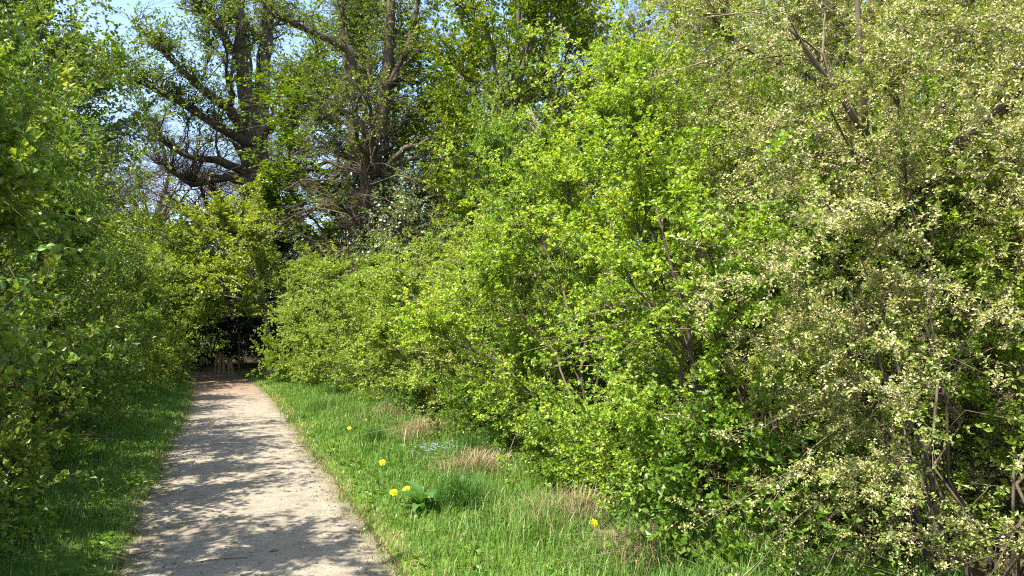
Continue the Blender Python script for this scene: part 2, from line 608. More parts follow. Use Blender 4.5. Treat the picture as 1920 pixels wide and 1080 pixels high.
def pebbles():
    n = 7000
    y = 3.6 + 20 * rng.random(n) ** 2.2
    l, r = path_edges(y)
    e = rng.random(n)
    q = np.where(rng.random(n) < .55, np.where(rng.random(n) < .7, e ** 2 * .6, 1 - e ** 2 * .25), e)
    x = l + (r - l) * q
    s = .003 + .012 * rng.random(n) ** 4
    z = path_z(x, y) + s * .15
    O = np.array([[1, 0, 0], [0, 1, 0], [-1, 0, 0], [0, -1, 0], [0, 0, .65], [0, 0, -.65]])
    Fo = np.array([[0, 1, 4], [1, 2, 4], [2, 3, 4], [3, 0, 4], [1, 0, 5], [2, 1, 5], [3, 2, 5], [0, 3, 5]])
    a = rng.random(n) * 6.28
    ox = O[None] * (s[:, None, None] * rng.uniform(.6, 1.3, (n, 1, 3))) * rng.uniform(.75, 1.2, (n, 6, 1))
    c, si = np.cos(a)[:, None], np.sin(a)[:, None]
    V = np.stack([ox[..., 0] * c - ox[..., 1] * si, ox[..., 0] * si + ox[..., 1] * c, ox[..., 2]], -1)
    V += np.stack([x, y, z], -1)[:, None]
    F = (np.arange(n) * 6)[:, None, None] + Fo[None]
    o = build('gravel', [(V.reshape(-1, 3), F.reshape(-1, 3), np.repeat(rng.random(n), 8))], M['stone'])
    tag(o, 'small pale pebbles lying loose on the trodden path', 'gravel', kind='stuff')


pebbles()


# ------------------------------------------------------------------ plant generator
def plant(seed, H, rx, ry, prof, nlimb=12, nbr=420, ntw=8, twig=(.1, .32), lsz=.03, ntuft=4, nleaf=4, wr=.62, leader=.12,
          bark='bark_twig', leaf='hawthorn', blossom=None, bl=0, bsz=.011, bspread=.03, rbase=.03, r0=.25, trunk=None, six=False, shell=.5,
          droop=0.0, lean=(0, 0), tw_r=.0017, tw_show=.35, fold=.18, upb=.8, zmin=.05, branch_r=.007, leafless=0., flat=0., limb_targets=0, bare_below=0.):
    """A woody plant: limbs rise from the base (or from the trunk polylines), side branches reach points spread through the
    envelope prof (list of (height fraction, radius fraction)), twigs grow on the branches, leaf tufts on the twigs.
    Returns the meshes (stems, crown, blossom)."""
    g = np.random.default_rng(seed)
    pu, pr = np.array(prof).T
    # ---- targets
    n = nbr
    dens = pr + .25
    cdf = np.interp(np.linspace(pu[0], pu[-1], 200), pu, dens).cumsum()
    cdf /= cdf[-1]
    u = np.interp(g.random(n), cdf, np.linspace(pu[0], pu[-1], 200))
    th = g.random(n) * 2 * math.pi
    q = 1 - shell * g.random(n) ** 1.4
    k1, k2, k3 = g.random(3) * 6.28
    lump = 1 + .17 * np.sin(2 * th + k1 + u * 4) + .16 * np.sin(5 * th + k2 - u * 9) + .14 * np.sin(3 * th + k3 + u * 14)
    rad = np.interp(u, pu, pr) * q * lump
    T = np.stack([np.cos(th) * rad * rx + lean[0] * u * H, np.sin(th) * rad * ry + lean[1] * u * H, u * H * (1 + .06 * np.sin(3 * th + k1))], -1)
    T[:, 2] = np.maximum(T[:, 2], zmin)
    axis = np.stack([T[:, 0] * 0 + lean[0] * u * H, T[:, 0] * 0 + lean[1] * u * H, T[:, 2] * .8], -1)
    outw = unit(T - axis + np.array([0, 0, 1e-3]))
    ext = g.random(n) < leader
    T[ext] += (outw[ext] * .45 + np.array([0, 0, .75])) * (g.random((ext.sum(), 1)) * .21 * min(H, 5))
    if limb_targets and trunk is not None:
        q_ = []
        for tr_ in trunk[1:]:
            tr_ = np.array(tr_, float)
            f = (len(tr_) - 1) * (.25 + .75 * g.random(limb_targets) ** .7)
            p = np.stack([np.interp(f, np.arange(len(tr_)), tr_[:, c]) for c in range(3)], -1)
            q_.append(p + g.normal(size=p.shape) * np.array([.7, .7, .55]) + np.array([0, 0, .15]))
        T = np.concatenate([T] + q_)
        n = len(T)
        outw = np.concatenate([outw, runit(g, n - len(outw))])
    # ---- limbs
    KL = 9
    sd = g.choice(n, nlimb, replace=False)
    E = T[sd] * np.array([.78, .78, .88])
    if trunk is None:
        a = np.arctan2(E[:, 1], E[:, 0]) + g.normal(size=nlimb) * .5
        rr = r0 * np.sqrt(g.random(nlimb))
        A = np.stack([np.cos(a) * rr, np.sin(a) * rr, np.full(nlimb, -.08)], -1)
        Cc = A * .5 + E * .5
        Cc[:, :2] = A[:, :2] + (E[:, :2] - A[:, :2]) * .28
        Cc[:, 2] = np.maximum(E[:, 2] * .62, .15)
        Rb = rbase * g.uniform(.6, 1.2, nlimb)
    else:
        TP = np.concatenate([np.array(t_)[:, :3] for t_ in trunk])
        TR = np.concatenate([np.array(t_)[:, 3] for t_ in trunk])
        d = np.linalg.norm(E[:, None] - TP[None], axis=-1) + 2.2 * np.maximum(TP[None, :, 2] + .12 * H - E[:, None, 2], 0) + 8 * (TP[None, :, 2] < zmin * .6)
        kk = d.argmin(1)
        A = TP[kk]
        Rb = TR[kk] * g.uniform(.35, .55, nlimb)
        Cc = A * .5 + E * .5
        Cc[:, 2] += np.linalg.norm(E - A, axis=1) * g.uniform(-.05, .22, nlimb)
    LP = bez(A, Cc, E, KL)
    ln = np.linalg.norm(E - A, axis=1)[:, None, None]
    wig = g.normal(size=LP.shape) * ln * .022
    wig[:, 0] = 0
    LP = LP + wig
    LR = Rb[:, None] * np.linspace(1, .28, KL)[None]
    sides = 6 if rbase > .05 else 5
    stems = [tubes(LP, LR, sides, g.random(nlimb))]
    if trunk is not None:
        for tr_ in trunk:
            tr_ = np.array(tr_, float)
            tt = np.linspace(0, len(tr_) - 1, (len(tr_) - 1) * 5 + 1)
            PP = np.stack([np.interp(tt, np.arange(len(tr_)), tr_[:, c]) for c in range(4)], -1)
            PP[1:, :3] += g.normal(size=(len(PP) - 1, 3)) * PP[1:, 3:4] * .10
            RR = PP[:, 3] * (1 + .08 * np.sin(np.arange(len(PP)) * 1.7))
            stems.append(tubes(PP[None, :, :3], RR[None], 10, .5))
    # ---- branches to the targets
    cand = LP[:, 2:].reshape(-1, 3)
    tang = np.gradient(LP, axis=1)[:, 2:].reshape(-1, 3)
    crad = LR[:, 2:].ravel()
    if limb_targets and trunk is not None:
        for tr_ in trunk[1:]:
            tr_ = np.array(tr_, float)
            tt = np.linspace(.15, 1, 14) * (len(tr_) - 1)
            PP = np.stack([np.interp(tt, np.arange(len(tr_)), tr_[:, c]) for c in range(4)], -1)
            cand = np.concatenate([cand, PP[:, :3]])
            tang = np.concatenate([tang, np.gradient(PP[:, :3], axis=0)])
            crad = np.concatenate([crad, PP[:, 3]])
    d = np.linalg.norm(T[:, None] - cand[None], axis=-1) + 1.2 * np.maximum(cand[None, :, 2] - T[:, None, 2] + .05 * H, 0)
    d *= g.uniform(.75, 1.3, d.shape)
    kk = d.argmin(1)
    A = cand[kk]
    ln = np.linalg.norm(T - A, axis=1)[:, None]
    Cc = A + unit(tang[kk]) * ln * .42 + np.array([0, 0, 1.]) * ln * .12 + g.normal(size=A.shape) * ln * .07
    KB = 6
    T2 = T.copy()
    T2[:, 2] -= droop * ln[:, 0]
    T2[:, 2] = np.maximum(T2[:, 2], zmin)
    BP = bez(A, Cc, T2, KB)
    wig = g.normal(size=BP.shape) * ln[:, None] * .02
    wig[:, 0] = 0
    BP += wig
    br = np.minimum(crad[kk] * .6, branch_r * g.uniform(.6, 1.3, n) * (.5 + ln[:, 0]))
    BR = br[:, None] * np.linspace(1, .3, KB)[None]
    stems.append(tubes(BP, BR, 3, g.random(n)))
    # ---- twigs
    ids = np.repeat(np.arange(n), ntw)
    tt = g.uniform(.22, 1.0, len(ids))
    fk = tt * (KB - 1)
    k0 = np.minimum(fk.astype(int), KB - 2)
    fr = (fk - k0)[:, None]
    A = BP[ids, k0] * (1 - fr) + BP[ids, k0 + 1] * fr
    bt = unit(BP[ids, k0 + 1] - BP[ids, k0])
    rnd = runit(g, len(ids))
    dr = bt * .75 + rnd * .75 + outw[ids] * .35 + np.array([0, 0, .22 - droop])
    if flat:
        dr[:, 2] *= 1 - flat
    dr = unit(dr)
    tl = g.uniform(*twig, len(ids))[:, None]
    Bt = A + dr * tl
    Bt[:, 2] -= tl[:, 0] * droop * .6
    Bt[:, 2] = np.maximum(Bt[:, 2], .03)
    Ct = A + dr * tl * .5 + g.normal(size=A.shape) * tl * .12 + np.array([0, 0, 1]) * tl * .06
    WP = bez(A, Ct, Bt, 3)
    WR = (tw_r * g.uniform(.7, 1.2, len(ids)))[:, None] * np.array([1, .8, .45])[None]
    tvv = np.repeat(g.random(n), ntw)
    sh = g.random(len(ids)) < tw_show
    stems.append(tubes(WP[sh][:, [0, 2]], WR[sh][:, [0, 2]], 3, tvv[sh]))
    # ---- leaf tufts on twigs
    keep = (g.random(len(ids)) >= leafless) & (A[:, 2] > bare_below * g.uniform(.8, 1.15, len(ids)))
    wi = np.repeat(np.flatnonzero(keep), ntuft)
    s = (np.tile(np.arange(ntuft), keep.sum()) + g.random(len(wi))) / ntuft
    s = (.12 + .88 * s)[:, None]
    NP_ = (1 - s) ** 2 * WP[wi, 0] + 2 * s * (1 - s) * Ct[wi] + s * s * WP[wi, 2]
    nd_ = dr[wi]
    no = outw[ids[wi]]
    pi = np.repeat(np.arange(len(wi)), nleaf)
    m = len(pi)
    ld = unit(nd_[pi] * .55 + runit(g, m) * .85 + no[pi] * .2 + np.array([0, 0, .12]))
    if flat:
        ld[:, 2] *= 1 - flat
    lu = runit(g, m) * .75 + np.array([0, 0, upb]) + no[pi] * .35
    LL = lsz * g.uniform(.55, 1.15, m)
    tv_ = np.repeat(np.repeat(g.random(n), ntw)[wi], nleaf)
    val = np.clip(.30 * tv_ + .70 * g.random(m), 0, 1)
    crown = leaves(g, NP_[pi] + ld * lsz * .12, ld, lu, LL, wr, fold, .12, six, val)
    out = {'stems': mesh_of('stems', stems, M[bark], True), 'crown': mesh_of('crown', [crown], M[leaf])}
    # ---- blossom clusters on twigs
    if blossom:
        bi = np.repeat(np.arange(len(ids)), bl)
        # whole branches and single twigs differ in how much they flower
        fl = np.repeat(np.where(g.random(n) < .70, g.uniform(.7, 1, n), .15), ntw) * (g.random(len(ids)) < .85)
        bi = bi[g.random(len(bi)) < fl[bi]]
        kn = 5
        s = ((np.floor(g.random(len(bi)) * kn) + .5) / kn)[:, None]
        NP_ = (1 - s) ** 2 * WP[bi, 0] + 2 * s * (1 - s) * Ct[bi] + s * s * WP[bi, 2] + g.normal(size=(len(bi), 3)) * bspread * .4
        m = len(bi)
        bd = runit(g, m)
        bu = runit(g, m) * .8 + outw[ids[bi]] * .5 + np.array([-.3, -.1, .5])
        sd_ = unit(np.cross(bd, bu))
        z_ = (bsz * g.uniform(.55, 1.35, m))[:, None]
        Vb = np.stack([NP_ - bd * z_ * .5 - sd_ * z_ * .45, NP_ + bd * z_ * .6, NP_ - bd * z_ * .4 + sd_ * z_ * .5], 1).reshape(-1, 3)
        ch = (Vb, np.arange(m * 3).reshape(-1, 3), g.random(m))
        out['blossom'] = mesh_of('blossom', [ch], M[blossom])
    return out


def place(proto, name, loc, rz, scale, label, cat, group=None, stem_name='stems'):
    if np.ndim(scale) == 0:
        scale = (scale,) * 3
    z = float(ground_z(loc[0], loc[1]))
    e = empty(name, (loc[0], loc[1], z - .02), rz, scale)
    for k in ('stems', 'crown', 'blossom'):
        if k in proto:
            put(stem_name if k == 'stems' else k, proto[k], e)
    return tag(e, label, cat, group)


PROF_BUSH = [(.01, .84), (.12, .95), (.35, 1.0), (.6, .92), (.8, .68), (.93, .38), (1.0, .10)]
PROF_HEDGE = [(.01, .9), (.15, .98), (.4, 1.0), (.7, .82), (.9, .5), (1.0, .15)]
PROF_UP = [(.03, .55), (.2, .75), (.5, 1.0), (.75, .85), (.92, .5), (1.0, .15)]
PROF_TREE = [(.28, .45), (.42, .85), (.6, 1.0), (.8, .8), (.94, .45), (1.0, .1)]
PROF_LOW = [(.12, .5), (.3, .9), (.55, 1.0), (.8, .8), (.94, .45), (1.0, .1)]


def straight(h, r, lean=(0, 0), base=(0, 0), n=5, bend=.15, seed=0):
    g = np.random.default_rng(seed + 900)
    t = np.linspace(0, 1, n)
    x = base[0] + lean[0] * t * h + bend * g.normal(size=n) * (t > 0)
    y = base[1] + lean[1] * t * h + bend * g.normal(size=n) * (t > 0)
    rr = r * (1 - .75 * t)
    rr[0] *= 1.35
    return np.stack([x, y, t * h - .1 * (t == 0), rr], -1)


# ------------------------------------------------------------------ right side: hawthorns, blossom trees, lime-green shrubs
haw1 = plant(11, 4.7, 1.75, 2.1, PROF_BUSH, nlimb=20, nbr=600, ntw=13, twig=(.06, .25), lsz=.042, ntuft=4, nleaf=4, leaf='hawthorn', rbase=.03, shell=.42, wr=.72, leader=.28)
lime1 = plant(13, 4.0, 1.6, 1.9, PROF_HEDGE, nlimb=16, nbr=430, ntw=11, twig=(.07, .28), lsz=.058, ntuft=3, nleaf=4, leaf='lime', rbase=.022, shell=.32, leader=.2, wr=.7, tw_show=.3)
mix1 = plant(14, 4.2, 1.6, 1.8, PROF_BUSH, nlimb=16, nbr=420, ntw=11, twig=(.07, .28), lsz=.052, ntuft=3, nleaf=4, leaf='lime', blossom='cream', bl=9, bsz=.028,
             bark='bark_red', shell=.4, leader=.22, wr=.7)
CZ = 5.75
c0 = at(1628, 618, CZ)
c0[2] = float(ground_z(c0[0], c0[1])) - .02


def tcl(*pp):
    return [(*(at(px, py, Z) - c0), r * 1.2) if py < 9000 else (0, 0, -.1, r * 1.2) for px, py, Z, r in pp]


cream_tr = [tcl((1628, 9999, CZ, .13), (1640, 900, CZ, .105), (1664, 740, CZ, .085), (1680, 560, CZ, .07), (1684, 420, CZ, .062)),
            tcl((1684, 430, CZ, .05), (1738, 335, CZ - .5, .042), (1812, 262, CZ - 1.0, .032), (1900, 180, CZ - 1.3, .022), (1980, 110, CZ - 1.5, .012)),
            tcl((1682, 470, CZ, .036), (1634, 340, CZ - .5, .026), (1622, 230, CZ - .9, .02), (1612, 90, CZ - 1.1, .016), (1604, -80, CZ - 1.2, .010)),
            tcl((1626, 262, CZ - .8, .02), (1592, 205, CZ - .9, .018), (1540, 132, CZ - 1.0, .015), (1492, 66, CZ - 1.1, .010), (1430, 0, CZ - 1.1, .005)),
            tcl((1664, 740, CZ, .035), (1740, 640, CZ - .2, .028), (1830, 560, CZ - .3, .02), (1930, 470, CZ - .4, .012))]
cream1 = plant(15, 6.0, 2.0, 1.9, [(.22, .65), (.3, .95), (.45, 1.0), (.65, 1.0), (.85, .8), (1.0, .3)], nlimb=22, nbr=430, ntw=12, twig=(.06, .34), lsz=.037, ntuft=3, nleaf=4, leaf='pale', blossom='cream', bl=48, bsz=.0145,
               bspread=.03, bark='bark_twig', rbase=.05, shell=.6, leader=.25, droop=.12, zmin=1.0, wr=.5, trunk=cream_tr, limb_targets=7, tw_show=.5, lean=(.24, .2))
cream2 = plant(19, 3.6, 1.6, 1.5, [(.02, .8), (.12, 1.0), (.4, 1.0), (.7, .85), (.9, .55), (1.0, .2)], nlimb=20, nbr=460, ntw=11, twig=(.06, .32), lsz=.032, ntuft=3, nleaf=4, leaf='pale', blossom='cream', bl=48, bsz=.012,
               bspread=.028, bark='bark_twig', rbase=.012, shell=.5, leader=.25, droop=.16, zmin=.08, wr=.5, r0=.35, tw_show=.35)
pale1 = plant(16, 7.2, 2.4, 2.4, PROF_UP, nlimb=22, nbr=560, ntw=9, twig=(.16, .5), lsz=.06, ntuft=3, nleaf=3, leaf='pale', blossom='cream', bl=6, bsz=.03,
              bark='bark_twig', rbase=.05, shell=.6, leader=.2, wr=.65)
bramble = plant(18, .95, .75, .75, [(.02, .8), (.3, 1.0), (.7, .8), (1, .3)], nlimb=10, nbr=150, ntw=6, twig=(.08, .22), lsz=.05, ntuft=3, nleaf=3, leaf='weed', bark='bark_red', rbase=.006,
                shell=.6, leader=.3, wr=.7, branch_r=.004, tw_show=.7)

G_H = 'hawthorn shrubs of the sunlit hedge'
G_B = 'cream blossom trees along the verge'
G_L = 'pale green shrubs of the far sunlit hedge'
place(haw1, 'hawthorn_shrub', (4.2, 7.6), .4, (1, 1, 1), 'broad bright green hawthorn, the largest bush of the sunlit hedge, behind the grass tuft', 'shrub', G_H)
place(haw1, 'hawthorn_shrub', (4.15, 9.8), 5.5, (.7, .68, .98), 'narrow upright hawthorn with tall shoots at the far end of the bright bushes', 'shrub', G_H)
place(haw1, 'hawthorn_shrub', (3.9, 5.05), 4.9, (.86, .84, .80), 'bright green hawthorn overhanging the dry straw and the fallen branch stub', 'shrub', G_H)
place(haw1, 'hawthorn_shrub', (6.1, 8.9), 2.7, (.95, .95, 1.02), 'hawthorn standing behind the largest bright bush, only its crown showing', 'shrub', G_H)
place(haw1, 'hawthorn_shrub', (5.9, 6.6), 3.7, (.95, .9, 1.0), 'hawthorn between the largest bright bush and the blossom tree, set back', 'shrub', G_H)
place(cream1, 'blossom_tree', (c0[0], c0[1]), 0.0, (1, 1, 1), 'cream blossoming tree with a brown trunk half hidden by blossom near the bottom edge', 'tree', G_B, 'trunk')
place(cream1, 'blossom_tree', (6.9, 4.3), 2.4, (1.05, 1.05, 1.1), 'cream blossoming tree behind the brown trunked one, at the frame edge', 'tree', G_B, 'trunk')
place(cream1, 'blossom_tree', (7.4, 7.2), 4.1, (1.05, 1.05, 1.12), 'cream blossoming tree above the hawthorns with a thin dark upright stem', 'tree', G_B, 'trunk')
place(haw1, 'hawthorn_shrub', (5.3, 4.0), 5.6, (.72, .72, .62), 'low green hawthorn in the shade under the cream blossom trees', 'shrub', G_H)
G_C = 'cream blossom shrubs nearest the camera'
place(cream2, 'blossom_shrub', (4.05, 2.95), 0.3, (1, 1, .92), 'cream blossom shrub filling the bottom corner, nearest the camera', 'shrub', G_C)
place(cream2, 'blossom_shrub', (4.75, 4.95), 2.6, (.9, .9, .95), 'cream blossom shrub between the hawthorn and the brown trunk', 'shrub', G_C)
place(cream2, 'blossom_shrub', (5.7, 3.2), 4.3, (1.05, 1.05, 1.05), 'cream blossom shrub at the frame edge above the nearest one', 'shrub', G_C)
place(mix1, 'blossom_shrub', (4.1, 11.0), .3, (1, 1, .74), 'shrub speckled with faded pinkish cream blossom beyond the largest hawthorn', 'shrub', G_L)
place(lime1, 'leafy_shrub', (3.7, 13.6), 1.2, (.95, .95, .78), 'fine leaved pale green shrub above the dark grass tuft', 'shrub', G_L)
place(lime1, 'leafy_shrub', (3.3, 16.4), 2.9, (.85, .95, .80), 'pale green shrub halfway along the far verge', 'shrub', G_L)
place(lime1, 'leafy_shrub', (2.9, 19.2), 4.0, (.82, .95, .82), 'pale green shrub, next to last before the tunnel on the sunlit side', 'shrub', G_L)
place(lime1, 'leafy_shrub', (2.5, 22.2), 5.4, (.8, .95, .88), 'pale green shrub closest to the dark tunnel on the sunlit side', 'shrub', G_L)
place(mix1, 'blossom_shrub', (5.6, 14.4), 2.2, (1, 1, .98), 'shrub with sparse faded blossom rising behind the fine leaved one', 'shrub', G_L)
place(pale1, 'young_tree', (8.6, 10.6), .5, (1.1, 1.1, 1.05), 'loose pale green young tree behind the hawthorns, against the taller wood', 'tree', None, 'trunk')
place(pale1, 'young_tree', (10.4, 5.6), 2.8, (1.1, 1.1, 1.12), 'loose pale green young tree behind the cream blossom in the top corner', 'tree', None, 'trunk')
G_M = 'bramble clumps at the hedge foot'
for k, (x, y, s_, lab) in enumerate([(3.05, 4.1, 1.0, 'bramble clump nearest the camera under the blossom tree'), (3.1, 6.0, .75, 'bramble clump at the foot of the hawthorn behind the lone dandelion'),
                                     (3.25, 7.7, .85, 'bramble clump at the foot of the largest hawthorn'), (3.2, 9.6, .8, 'bramble clump behind the tall blue green tuft'),
                                     (3.1, 11.8, .8, 'bramble clump at the dark gap under the far hedge'), (-2.0, 6.6, .75, 'bramble clump at the foot of the shaded hedge near the bottom corner'),
                                     (-2.05, 9.2, .8, 'bramble clump at the foot of the shaded hedge, farther along')]):
    place(bramble, 'bramble', (x, y), k * 1.7, (s_ * .9, s_ * 1.2, s_), lab, 'bramble', G_M)

apple = plant(17, 5.6, 1.6, 1.6, PROF_UP, nlimb=14, nbr=300, ntw=7, twig=(.14, .4), lsz=.06, ntuft=3, nleaf=3, leaf='grey', blossom='white', bl=1, bsz=.06, bark='bark_twig', shell=.5, leader=.25)
place(apple, 'apple_tree', (4.6, 19.2), .7, (1, 1, 1), 'grey green wild apple with a few white blossoms above the far hedge', 'tree', None, 'trunk')

# ------------------------------------------------------------------ left side: the shaded hedge
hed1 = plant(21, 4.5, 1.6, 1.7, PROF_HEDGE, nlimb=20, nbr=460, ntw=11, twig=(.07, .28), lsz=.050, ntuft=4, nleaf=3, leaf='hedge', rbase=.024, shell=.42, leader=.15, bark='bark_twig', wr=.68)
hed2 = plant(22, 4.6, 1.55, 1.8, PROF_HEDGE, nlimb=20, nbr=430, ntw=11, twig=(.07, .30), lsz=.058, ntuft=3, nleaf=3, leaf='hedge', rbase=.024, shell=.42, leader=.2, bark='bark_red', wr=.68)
G_S = 'shrubs of the shaded hedge'
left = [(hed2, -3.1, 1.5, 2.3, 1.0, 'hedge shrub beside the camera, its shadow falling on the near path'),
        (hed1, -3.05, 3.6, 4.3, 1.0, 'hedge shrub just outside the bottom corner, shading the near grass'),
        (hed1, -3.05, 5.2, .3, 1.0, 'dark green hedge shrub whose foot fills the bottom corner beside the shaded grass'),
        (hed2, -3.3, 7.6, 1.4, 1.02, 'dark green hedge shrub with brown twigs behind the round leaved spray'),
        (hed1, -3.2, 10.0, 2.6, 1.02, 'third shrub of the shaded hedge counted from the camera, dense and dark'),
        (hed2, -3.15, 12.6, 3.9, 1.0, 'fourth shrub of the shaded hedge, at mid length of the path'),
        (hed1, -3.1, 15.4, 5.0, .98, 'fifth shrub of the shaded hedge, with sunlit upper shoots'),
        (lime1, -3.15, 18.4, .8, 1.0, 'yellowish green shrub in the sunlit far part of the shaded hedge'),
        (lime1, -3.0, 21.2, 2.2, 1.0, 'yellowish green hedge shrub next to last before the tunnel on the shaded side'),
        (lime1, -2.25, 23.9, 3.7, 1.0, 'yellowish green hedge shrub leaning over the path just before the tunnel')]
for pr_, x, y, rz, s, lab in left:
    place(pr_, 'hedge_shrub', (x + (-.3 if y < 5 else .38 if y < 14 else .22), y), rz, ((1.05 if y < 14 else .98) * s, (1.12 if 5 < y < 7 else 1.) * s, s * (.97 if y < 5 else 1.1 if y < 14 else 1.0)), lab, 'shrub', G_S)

place(hed2, 'hedge_shrub', (-4.35, 4.6), 5.3, (1, 1.05, 1.08), 'hedge shrub added behind the one in the bottom corner to block the sun', 'shrub', G_S)  # second row, added to keep sun off the near left grass
place(hed2, 'hedge_shrub', (-4.5, 7.4), .6, (1, 1.05, 1.08), 'hedge shrub added behind the round leaved sprays to block the sun, only its upper shoots showing', 'shrub', G_S)

# ------------------------------------------------------------------ the wood behind
maple = plant(31, 15, 4.2, 4.2, [(.2, .6), (.35, .95), (.55, 1.0), (.8, .75), (.95, .4), (1, .1)], nlimb=34, nbr=760, ntw=8, twig=(.25, .8), lsz=.15, ntuft=3, nleaf=3, leaf='maple',
              bark='bark_brown', rbase=.1, trunk=[straight(14, .22, seed=1)], shell=.55, flat=.55, branch_r=.012, tw_r=.005, upb=1.4, wr=.75, zmin=2.)
ash = plant(32, 16, 4.8, 4.8, [(.16, .5), (.3, .85), (.5, 1.0), (.75, .85), (.93, .5), (1, .15)], nlimb=36, nbr=620, ntw=8, twig=(.3, .9), lsz=.15, ntuft=3, nleaf=3, leaf='oak',
            bark='bark_grey', rbase=.12, trunk=[straight(15, .26, seed=2)], shell=.75, branch_r=.014, tw_r=.006, zmin=2., wr=.7, tw_show=.4)
bare = plant(33, 15, 4.4, 4.4, [(.15, .5), (.3, .9), (.55, 1.0), (.8, .8), (.95, .4), (1, .1)], nlimb=44, nbr=620, ntw=11, twig=(.4, 1.1), lsz=.06, ntuft=3, nleaf=2, leaf='browntwig',
             bark='bark_brown', rbase=.12, trunk=[straight(14, .26, seed=3, bend=.25)], shell=.85, branch_r=.016, tw_r=.007, zmin=2., leafless=.3, droop=.2, tw_show=1.)
yel = plant(34, 6.2, 2.7, 2.4, [(.32, .8), (.45, .95), (.6, 1.0), (.8, .8), (.95, .45), (1, .1)], nlimb=18, nbr=420, ntw=8, twig=(.18, .5), lsz=.115, ntuft=3, nleaf=3, leaf='yellow',
            bark='bark_grey', rbase=.05, trunk=[[(1.25, .3, -.1, .13), (1.2, .3, 1.2, .11), (1.0, .2, 2.6, .1), (.3, .1, 4.2, .07), (.1, 0, 5.4, .03)]], shell=.7, branch_r=.01, tw_r=.004, zmin=2.25)
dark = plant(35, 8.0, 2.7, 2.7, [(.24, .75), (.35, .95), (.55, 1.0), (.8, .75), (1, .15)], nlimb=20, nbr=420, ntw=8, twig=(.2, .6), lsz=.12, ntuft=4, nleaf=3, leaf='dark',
             bark='bark_dark', rbase=.07, trunk=[straight(7.4, .16, seed=5)], shell=.9, branch_r=.012, tw_r=.005, zmin=2.0)


def trunk_local(pts, base):
    return [(p[0] - base[0], p[1] - base[1], p[2] - base[2], r) for p, r in pts]


# the large forked tree over the end of the path
bZ = 36.
b0 = at(484, 618, bZ)
b0[2] = float(ground_z(b0[0], b0[1]))


def tl(*pp):
    return trunk_local([(at(px, py, Z) if py < 9000 else np.array([b0[0], b0[1], b0[2] - .2]), r * 1.45) for px, py, Z, r in pp], b0)


fork_tr = [tl((484, 9999, bZ, .62), (484, 480, bZ, .5), (480, 330, bZ, .47), (478, 270, bZ, .45)),
           tl((478, 275, bZ, .36), (462, 170, bZ, .30), (452, 60, bZ - .5, .24), (430, -80, bZ - 1, .16), (420, -230, bZ - 1, .06)),
           tl((482, 275, bZ, .34), (492, 170, bZ + .5, .27), (500, 60, bZ + 1, .22), (512, -90, bZ + 1, .14), (520, -240, bZ + 1, .05)),
           tl((470, 262, bZ, .20), (430, 205, bZ - 1, .16), (370, 160, bZ - 2, .11), (300, 90, bZ - 2.5, .06), (265, 60, bZ - 2.5, .03)),
           tl((476, 275, bZ, .19), (400, 232, bZ - 1.5, .14), (345, 195, bZ - 2, .09), (235, 140, bZ - 3, .045)),
           tl((476, 330, bZ, .17), (410, 300, bZ - 1.5, .13), (350, 292, bZ - 2.2, .09), (280, 250, bZ - 3, .05)),
           tl((478, 345, bZ, .19), (430, 330, bZ - 1, .15), (360, 345, bZ - 2, .10), (290, 300, bZ - 3, .04)),
           tl((486, 330, bZ, .22), (540, 322, bZ - 1, .18), (590, 352, bZ - 2, .13), (640, 396, bZ - 3, .07)),
           tl((492, 250, bZ, .17), (540, 205, bZ - 1, .12), (590, 120, bZ - 2, .07)),
           tl((452, 120, bZ, .17), (420, 70, bZ - 1, .12), (380, 20, bZ - 1.5, .08), (340, -60, bZ - 2, .04))]
fork = plant(36, 19, 6.6, 6.0, [(.30, .5), (.42, .85), (.55, .95), (.7, 1.0), (.9, .7), (1, .2)], nlimb=40, nbr=420, ntw=11, twig=(.4, 1.1), lsz=.17, ntuft=3, nleaf=2, leaf='oak',
             bark='bark_brown', rbase=.14, trunk=fork_tr, shell=.85, branch_r=.02, tw_r=.009, zmin=5., leafless=.35, droop=.12, tw_show=1., limb_targets=70, bare_below=11.5)
place(fork, 'forked_tree', (b0[0], b0[1]), 0, 1, 'tall forked tree with spreading bare limbs standing over the end of the path', 'tree', None, 'trunk')

# the ivy-clad tree in the middle
iZ = 25.
i0 = at(712, 618, iZ)
i0[2] = float(ground_z(i0[0], i0[1]))


def til(*pp):
    return trunk_local([(at(px, py, Z) if py < 9000 else np.array([i0[0], i0[1], i0[2] - .2]), r * 1.1) for px, py, Z, r in pp], i0)


ivy_tr = [til((712, 9999, iZ, .40), (712, 480, iZ, .30), (706, 330, iZ, .26), (712, 230, iZ, .22), (726, 120, iZ, .17), (735, -20, iZ, .13), (745, -160, iZ, .07)),
          til((668, 9999, iZ + 2, .26), (668, 480, iZ + 2, .24), (666, 330, iZ + 2, .20), (660, 180, iZ + 2, .16), (640, 20, iZ + 2, .11), (630, -120, iZ + 2, .05)),
          til((706, 270, iZ, .17), (660, 215, iZ - .5, .14), (630, 205, iZ - 1, .10), (600, 225, iZ - 1.5, .05)),
          til((690, 170, iZ, .15), (650, 90, iZ - .5, .13), (590, 60, iZ - 1, .10), (520, 30, iZ - 1.5, .06), (495, 10, iZ - 2, .03)),
          til((668, 150, iZ, .13), (650, 60, iZ, .10), (630, -40, iZ, .06)),
          til((726, 160, iZ, .12), (765, 90, iZ, .10), (785, 0, iZ, .07), (800, -80, iZ, .04))]
